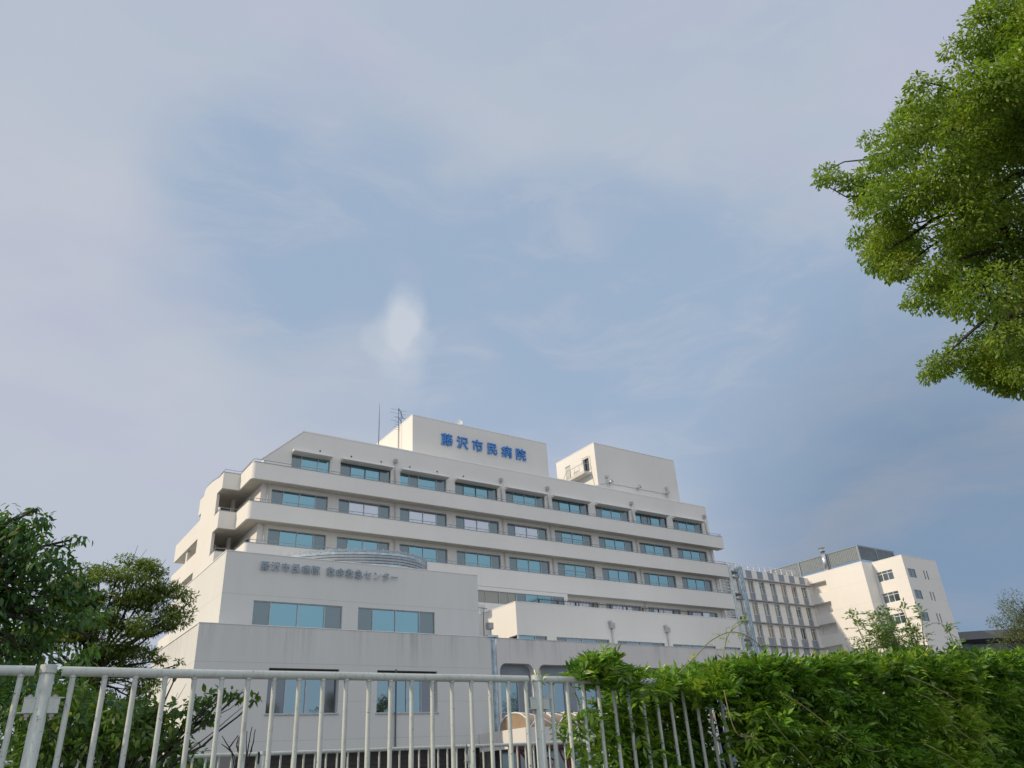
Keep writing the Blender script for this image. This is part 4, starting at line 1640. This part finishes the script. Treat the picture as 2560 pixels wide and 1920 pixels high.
for (a, b) in (((600, 1990), (585, 1890)), ((585, 1890), (556, 1842)), ((580, 1880), (553, 1860)), ((574, 1868), (596, 1838)), ((596, 1990), (575, 1870)), ((600, 1990), (600, 1840)), ((610, 1990), (618, 1830)), ((612, 1930), (632, 1862)), ((628, 1880), (640, 1823)), ((615, 1900), (631, 1818)),
               ((595, 1880), (592, 1856)), ((592, 1868), (595, 1842))):
    mb = MB()
    limb(mb, at(*a, 8.6), at(*b, 8.5), .007, .0035, rng, .06, 5)
    mb.build('twig', 'twig', q)

# trees standing elsewhere on the site: one whose shade falls on the emergency centre, three mirrored in its windows
tree('street_tree', 'broad tree left of the frame shading the weathered wall corner', [((-6.5, 51, 11), 2.4, 16), ((-5, 49.5, 9), 2.0, 14), ((-8, 52.5, 9), 2.2, 12)], 60, .32, 'leaf_b', (-6.5, 51, 0), [(-6.5, 51, 5), (-6.4, 51, 9)], 'diamond', .3, .8, 31, .25)
for k, (x, y, h_, s_) in enumerate(((36, -20, 11.5, 37), (45, -19, 12.6, 38), (54, -22, 12.0, 39), (27, -21, 10.8, 40))):
    tree('street_tree', ('first', 'second', 'third', 'fourth')[k] + ' round tree across the street, mirrored in the lower windows', [((x, y, h_), 2.1, 12), ((x - 1.6, y, h_ - 2.4), 2.2, 10), ((x + 1.8, y, h_ - 2.6), 2.0, 10)], 200, .34, 'leaf_f', (x, y, 0), [(x, y, h_ * .5), (x, y, h_ * .8)],
         'diamond', .3, .8, s_, .25, 'trees across the street')
tree('distant_tree', 'hazy feathery tree at the right edge above the hedge', lob([(2550, 1520, 0, 1.3, 12), (2530, 1570, 0, 1.3, 12), (2570, 1600, 0, 1.8, 12), (2515, 1595, 0, .6, 6), (2620, 1560, 0, 2.4, 14), (2545, 1500, 0, .5, 4)], 55),
     420, .15, 'leaf_f', tuple(Vector((at(2600, 1600, 55).x, at(2600, 1600, 55).y, 0))), [tuple(Vector((at(2600, 1600, 55).x, at(2600, 1600, 55).y, 5)))], 'lance', .2, .8, 41, .2)

# --- wisteria vine smothering the right part of the fence
rng = np.random.default_rng(9)


def top_z(x):
    """height of the vine's top along the fence"""
    k = [(3.3, 2.05), (3.64, 2.20), (3.8, 2.27), (3.91, 2.27), (4.14, 2.20), (4.25, 2.10), (4.45, 2.13), (4.73, 2.22), (5.02, 2.29), (5.33, 2.36), (5.75, 2.41), (6.9, 2.42), (7.6, 2.47), (8.4, 2.51), (9.2, 2.55), (10.1, 2.61), (10.8, 2.66), (13, 2.8), (16, 2.9)]
    for (a, b), (c, d) in zip(k, k[1:]):
        if a <= x <= c:
            return b + (d - b) * (x - a) / (c - a)
    return k[-1][1]


_top = top_z


def top_z(x):
    return _top(x) + .01 - .11 * min(1, max(0, (x - 4.5) / .8)) - .05 * min(1, max(0, (x - 7) / 3))


def low_z(x):
    return 2.0 if x < 3.9 else (1.75 - (x - 3.9) * .9 if x < 4.9 else max(.2, .85 - (x - 4.9) * .8))


def fronds(rng, P, Dr, size, nl, lsz):
    """pinnate leaves: P base points, Dr directions"""
    pos, ax, nr, sz = [], [], [], []
    for p, d, s_ in zip(P, Dr, size):
        d = d / np.linalg.norm(d)
        side = np.cross(d, np.array([0, 0, 1.]) + rng.normal(size=3) * .35)
        side /= np.linalg.norm(side) + 1e-9
        n_ = np.cross(side, d)
        if n_[2] < 0:
            n_ = -n_
        m = nl
        for k in range(m):
            t = (k + 1) / m
            c = p + d * s_ * t + np.array([0, 0, -.22 * s_ * t * t])
            for sg in ((-1, 1) if k < m - 1 else (0,)):
                a = d * (.55 if sg else 1) + side * sg * .85 + rng.normal(size=3) * .14 + np.array([0, 0, -.18])
                pos.append(c)
                ax.append(a)
                nr.append(n_ + rng.normal(size=3) * .3)
                sz.append(lsz * (1.05 - .35 * abs(t - .45)) * rng.uniform(.65, 1.2))
    return np.array(pos), np.array(ax), np.array(nr), np.array(sz)


VN = empty('wisteria_vine', (7, 4.7, 0), 'dense green wisteria vine covering the right half of the near fence', 'vine')
P, D_, Sz = [], [], []
Py, Dy, Szy = [], [], []
N = 11500
x = 4.0 + (13.5 - 4.0) * rng.random(N) ** 1.0
for xi in x:
    tz = top_z(xi) + .05 * math.sin(xi * 5.1) + .04 * math.sin(xi * 11.3 + 1) - .11
    lz = low_z(xi)
    depth = .32 if xi > 4.8 else .16
    u_ = rng.random()
    if u_ < .40:      # top surface
        y = FY + rng.uniform(-depth, depth + .5)
        z = tz - abs(rng.normal()) * .05 + .07 * math.sin(xi * 2.7 + .8) * math.sin(xi * 7.3)
        dr = np.array([rng.normal() * .6, rng.normal() * .6 - .25, .75 + rng.random() * .4])
    else:             # curtain facing the viewer
        z = lz + (tz - lz) * rng.random() ** .75
        y = FY - depth * (1 - ((z - lz) / max(.1, tz - lz) - .55) ** 2 * 1.6) + abs(rng.normal()) * .10
        dr = np.array([rng.normal() * .6 - .2, -.8 + rng.normal() * .3, .15 + rng.normal() * .45])
        bulge = math.sin(xi * 4.3 + z * 6.1) * math.sin(xi * 1.9 - z * 8.7 + 1) + .5 * math.sin(xi * 11 + 3 * math.sin(z * 9))
        y -= .13 * bulge
        if bulge < -.45 and rng.random() < .75:
            continue
        if xi < 4.75 + .45 * rng.random() and z < 1.98:      # here the vine still grows behind the bars
            y = FY + .07 + abs(rng.normal()) * .20 + .3 * max(0, (2.0 - z))
            if rng.random() < .25:
                continue
    if xi < 4.40 and u_ < .40:
        continue
    if xi < 4.8 and rng.random() < .45 * (1 - (xi - 3.9) / .9):
        continue
    P.append((xi, y, z)); D_.append(dr); Sz.append(rng.uniform(.09, .16))
    if (u_ < .40 and rng.random() < .24) or rng.random() < .03:
        Py.append((xi, y, z + .02)); Dy.append(dr); Szy.append(rng.uniform(.08, .14))
# tuft above the rail, left of the main mass
for k in range(115):
    xi = rng.normal(3.86, .12)
    z = 2.10 + rng.uniform(-.06, .15) * (1 - min(1, abs(xi - 3.93) / .45))
    P.append((xi, FY + rng.uniform(-.12, .18), z)); D_.append(np.array([rng.normal() * .6, -.3 + rng.normal() * .4, .6 + rng.normal() * .3])); Sz.append(rng.uniform(.06, .12))
    if k % 4 == 0:
        Py.append(P[-1]); Dy.append(D_[-1]); Szy.append(.09)
for k in range(260):
    xi = rng.uniform(4.5, 12.5)
    P.append((xi, FY + rng.uniform(-.25, .35), top_z(xi) - .21 + abs(rng.normal()) * .06)); D_.append(np.array([rng.normal() * .55, rng.normal() * .4 - .1, .9])); Sz.append(rng.uniform(.12, .22))
    if k % 3 == 0:
        Py.append(P[-1]); Dy.append(D_[-1]); Szy.append(.16)
# sparse sprays hanging between the pickets
for (xa, za, n_) in ((3.62, 1.86, 9), (3.66, 1.72, 8), (3.75, 1.60, 8), (3.9, 1.85, 16), (4.05, 1.72, 16), (4.2, 1.80, 20), (4.3, 1.62, 20), (4.0, 1.5, 8), (4.15, 1.45, 12), (4.45, 1.5, 16), (4.4, 1.3, 8), (3.85, 1.32, 6)):
    for k in range(n_):
        P.append((xa + rng.normal() * .05, FY + .10 + rng.normal() * .06, za + rng.normal() * .05)); D_.append(np.array([rng.normal(), -.3 + rng.normal() * .5, rng.normal() * .5])); Sz.append(rng.uniform(.07, .12))
P = np.array(P); D_ = np.array(D_)
pos, ax, nr, sz = fronds(rng, P, D_, Sz, 5, .092)
leafmesh('foliage', pos, ax, nr, sz, 'leaf_h', VN, 'lance')
pos, ax, nr, sz = fronds(rng, np.array(Py), np.array(Dy), Szy, 5, .055)
leafmesh('young_foliage', pos, ax, nr, sz, 'leaf_y', VN, 'lance')
# inner filler leaves so that no light passes through the mass
n = 42000
xs_ = 5.0 + 9 * rng.random(n)
ramp = rng.random(n) < .07
xs_[ramp] = 5.3 - 1.0 * rng.random(ramp.sum()) ** 1.4
zs_ = np.array([max(.1, low_z(a)) + (top_z(a) - .16 - max(.1, low_z(a))) * rng.random() for a in xs_])
ys_ = np.where(xs_ < 5.2, FY + .16 + rng.random(n) * .3, FY - .03 + rng.normal(size=n) * .08)
pos = np.stack([xs_, ys_, zs_], 1)
leafmesh('inner_foliage', pos, rv(rng, n), rv(rng, n), np.full(n, .085), 'leaf_h', VN, 'ovate')
mb = MB()


def curve_px(mb, pts, r0, r1, d=None, Y=None, sub=6):
    P_ = []
    for p in pts:
        dr = pdir(p[0], p[1])
        yy = p[2] if len(p) > 2 else Y
        P_.append(EYE + dr * (yy / dr.y))
    out = []
    for i in range(len(P_) - 1):
        p0, p1, p2, p3 = [P_[max(0, min(len(P_) - 1, i + k))] for k in (-1, 0, 1, 2)]
        for s_ in range(sub):
            t = s_ / sub
            out.append(.5 * ((2 * p1) + (p2 - p0) * t + (2 * p0 - 5 * p1 + 4 * p2 - p3) * t * t + (3 * p1 - p0 - 3 * p2 + p3) * t ** 3))
    out.append(P_[-1])
    mb.tube([tuple(p) for p in out], r0, 6, True, r1)
    return out


runners = [
    ([(1690, 1690), (1740, 1640), (1780, 1600), (1835, 1580), (1890, 1605), (1940, 1665)], .0045, FY - .05),
    ([(1808, 1650), (1812, 1620), (1825, 1580), (1860, 1555), (1838, 1560), (1815, 1600)], .003, FY),
    ([(1805, 1655), (1816, 1595), (1815, 1572), (1825, 1568)], .0025, FY),
    ([(1810, 1725), (1822, 1780), (1835, 1820), (1850, 1840), (1875, 1842)], .0035, FY - .50),
    ([(1852, 1835), (1880, 1842), (1885, 1832), (1878, 1838), (1892, 1860), (1920, 1885), (1950, 1905)], .0035, FY - .50),
    ([(1950, 1730), (2000, 1760), (2060, 1805), (2120, 1850), (2180, 1878), (2222, 1872)], .0045, FY - .50),
    ([(1915, 1780), (1960, 1840), (2010, 1890), (2035, 1925)], .004, FY - .50),
    ([(2270, 1690), (2330, 1715), (2390, 1750), (2430, 1790), (2465, 1850)], .005, FY - .50),
    ([(2290, 1733), (2335, 1755), (2390, 1820), (2450, 1860), (2466, 1850)], .005, FY - .50),
    ([(2310, 1860), (2370, 1890), (2420, 1925)], .006, FY - .50),
    ([(1436, 1728), (1448, 1760), (1444, 1800), (1455, 1850), (1458, 1880)], .004, FY + .05),
    ([(1478, 1740), (1483, 1800), (1487, 1880)], .003, FY + .05),
]
rp = []
for pts, r_, yy in runners:
    mb = MB()
    pl = curve_px(mb, pts, r_ * 1.05, r_ * .7, Y=yy)
    mb.build('runner', 'stem', VN, smooth=True)
    rp.append(pl)
P, D_, Sz = [], [], []
for j in (0, 1, 5, 7, 9, 10, 11):
    pl = rp[j]
    for k in range(0, len(pl), 3 if j != 0 else 5):
        P.append(tuple(pl[k])); D_.append(rng.normal(size=3) + np.array([0, -.3, .2])); Sz.append(rng.uniform(.04, .08))
pos, ax, nr, sz = fronds(rng, np.array(P), np.array(D_), Sz, 4, .034)
leafmesh('runner_leaves', pos, ax, nr, sz, 'leaf_y', VN, 'lance')
mb = MB()
c = rp[3][-1] + Vector((.06, -.02, -.02))
a = at(1885, 1842, 6.9)
mb.tube([tuple(a), tuple(a + Vector((.01, 0, -.05))), tuple(a + Vector((.02, 0, -.12))), tuple(a + Vector((.02, 0, -.17)))], .013, 8, True, .006)
mb.build('seed_pod', 'pod', VN, smooth=True)
mb = MB()
limb(mb, (5.6, 4.8, 0), (5.3, 4.75, 2.1), .03, .02, rng, .06)
mb.build('stem', 'bark', VN, smooth=True)
for a, b, r0_, r1_ in (((7.6, 4.8, 0), (7.9, 4.75, 2.2), .035, .02), ((4.45, 4.72, .6), (4.2, 4.68, 2.05), .012, .006), ((5.3, 4.8, .3), (4.3, 4.7, 1.7), .012, .006)):
    mb = MB()
    limb(mb, a, b, r0_, r1_, rng, .08)
    mb.build('stem', 'bark', VN, smooth=True)


# --- tall shoots rising behind the vine
for k, (px, py, d, n_, lab) in enumerate(((2140, 1545, 9.2, 4, 'leftmost feathery shoot leaning left above the vine'), (2205, 1520, 9.6, 4, 'tall upright feathery shoot above the vine'),
                                 (2262, 1525, 9.4, 4, 'feathery shoot leaning right above the vine'), (2365, 1565, 9.8, 3, 'separate feathery shoot in front of the dark curved roof side'))):
    tip = at(px, py, d)
    base = Vector((tip.x + rng.uniform(-.1, .2), tip.y + .1, 0))
    q = empty('ailanthus_shoot', tuple(base), lab, 'plant', 'feathery shoots above the vine')
    mb = MB()
    fr = MB()
    P, D_, Sz = [], [], []
    root = Vector((tip.x + .1, tip.y, tip.z - .6))
    limb(mb, base, root, .018, .010, rng, .03)
    for j in range(n_ + 3):
        e = tip + Vector((rng.normal() * .22, rng.normal() * .15, -abs(rng.normal()) * .22)) if j else tip
        pl = limb(mb, root, e, .008, .003, rng, .05, 6, .05)
        for t in range(2, 7):
            for sg in (-1, 1, 0):
                P.append(tuple(pl[t])); D_.append(np.array([sg * .8 + rng.normal() * .2, rng.normal() * .4, .25 + rng.normal() * .25])); Sz.append(rng.uniform(.09, .17))
    mb.build('stem', 'stem', q)
    pos, ax, nr, sz = fronds(rng, np.array(P), np.array(D_), Sz, 6, .052)
    leafmesh('foliage', pos, ax, nr, sz, 'leaf_w', q, 'lance')
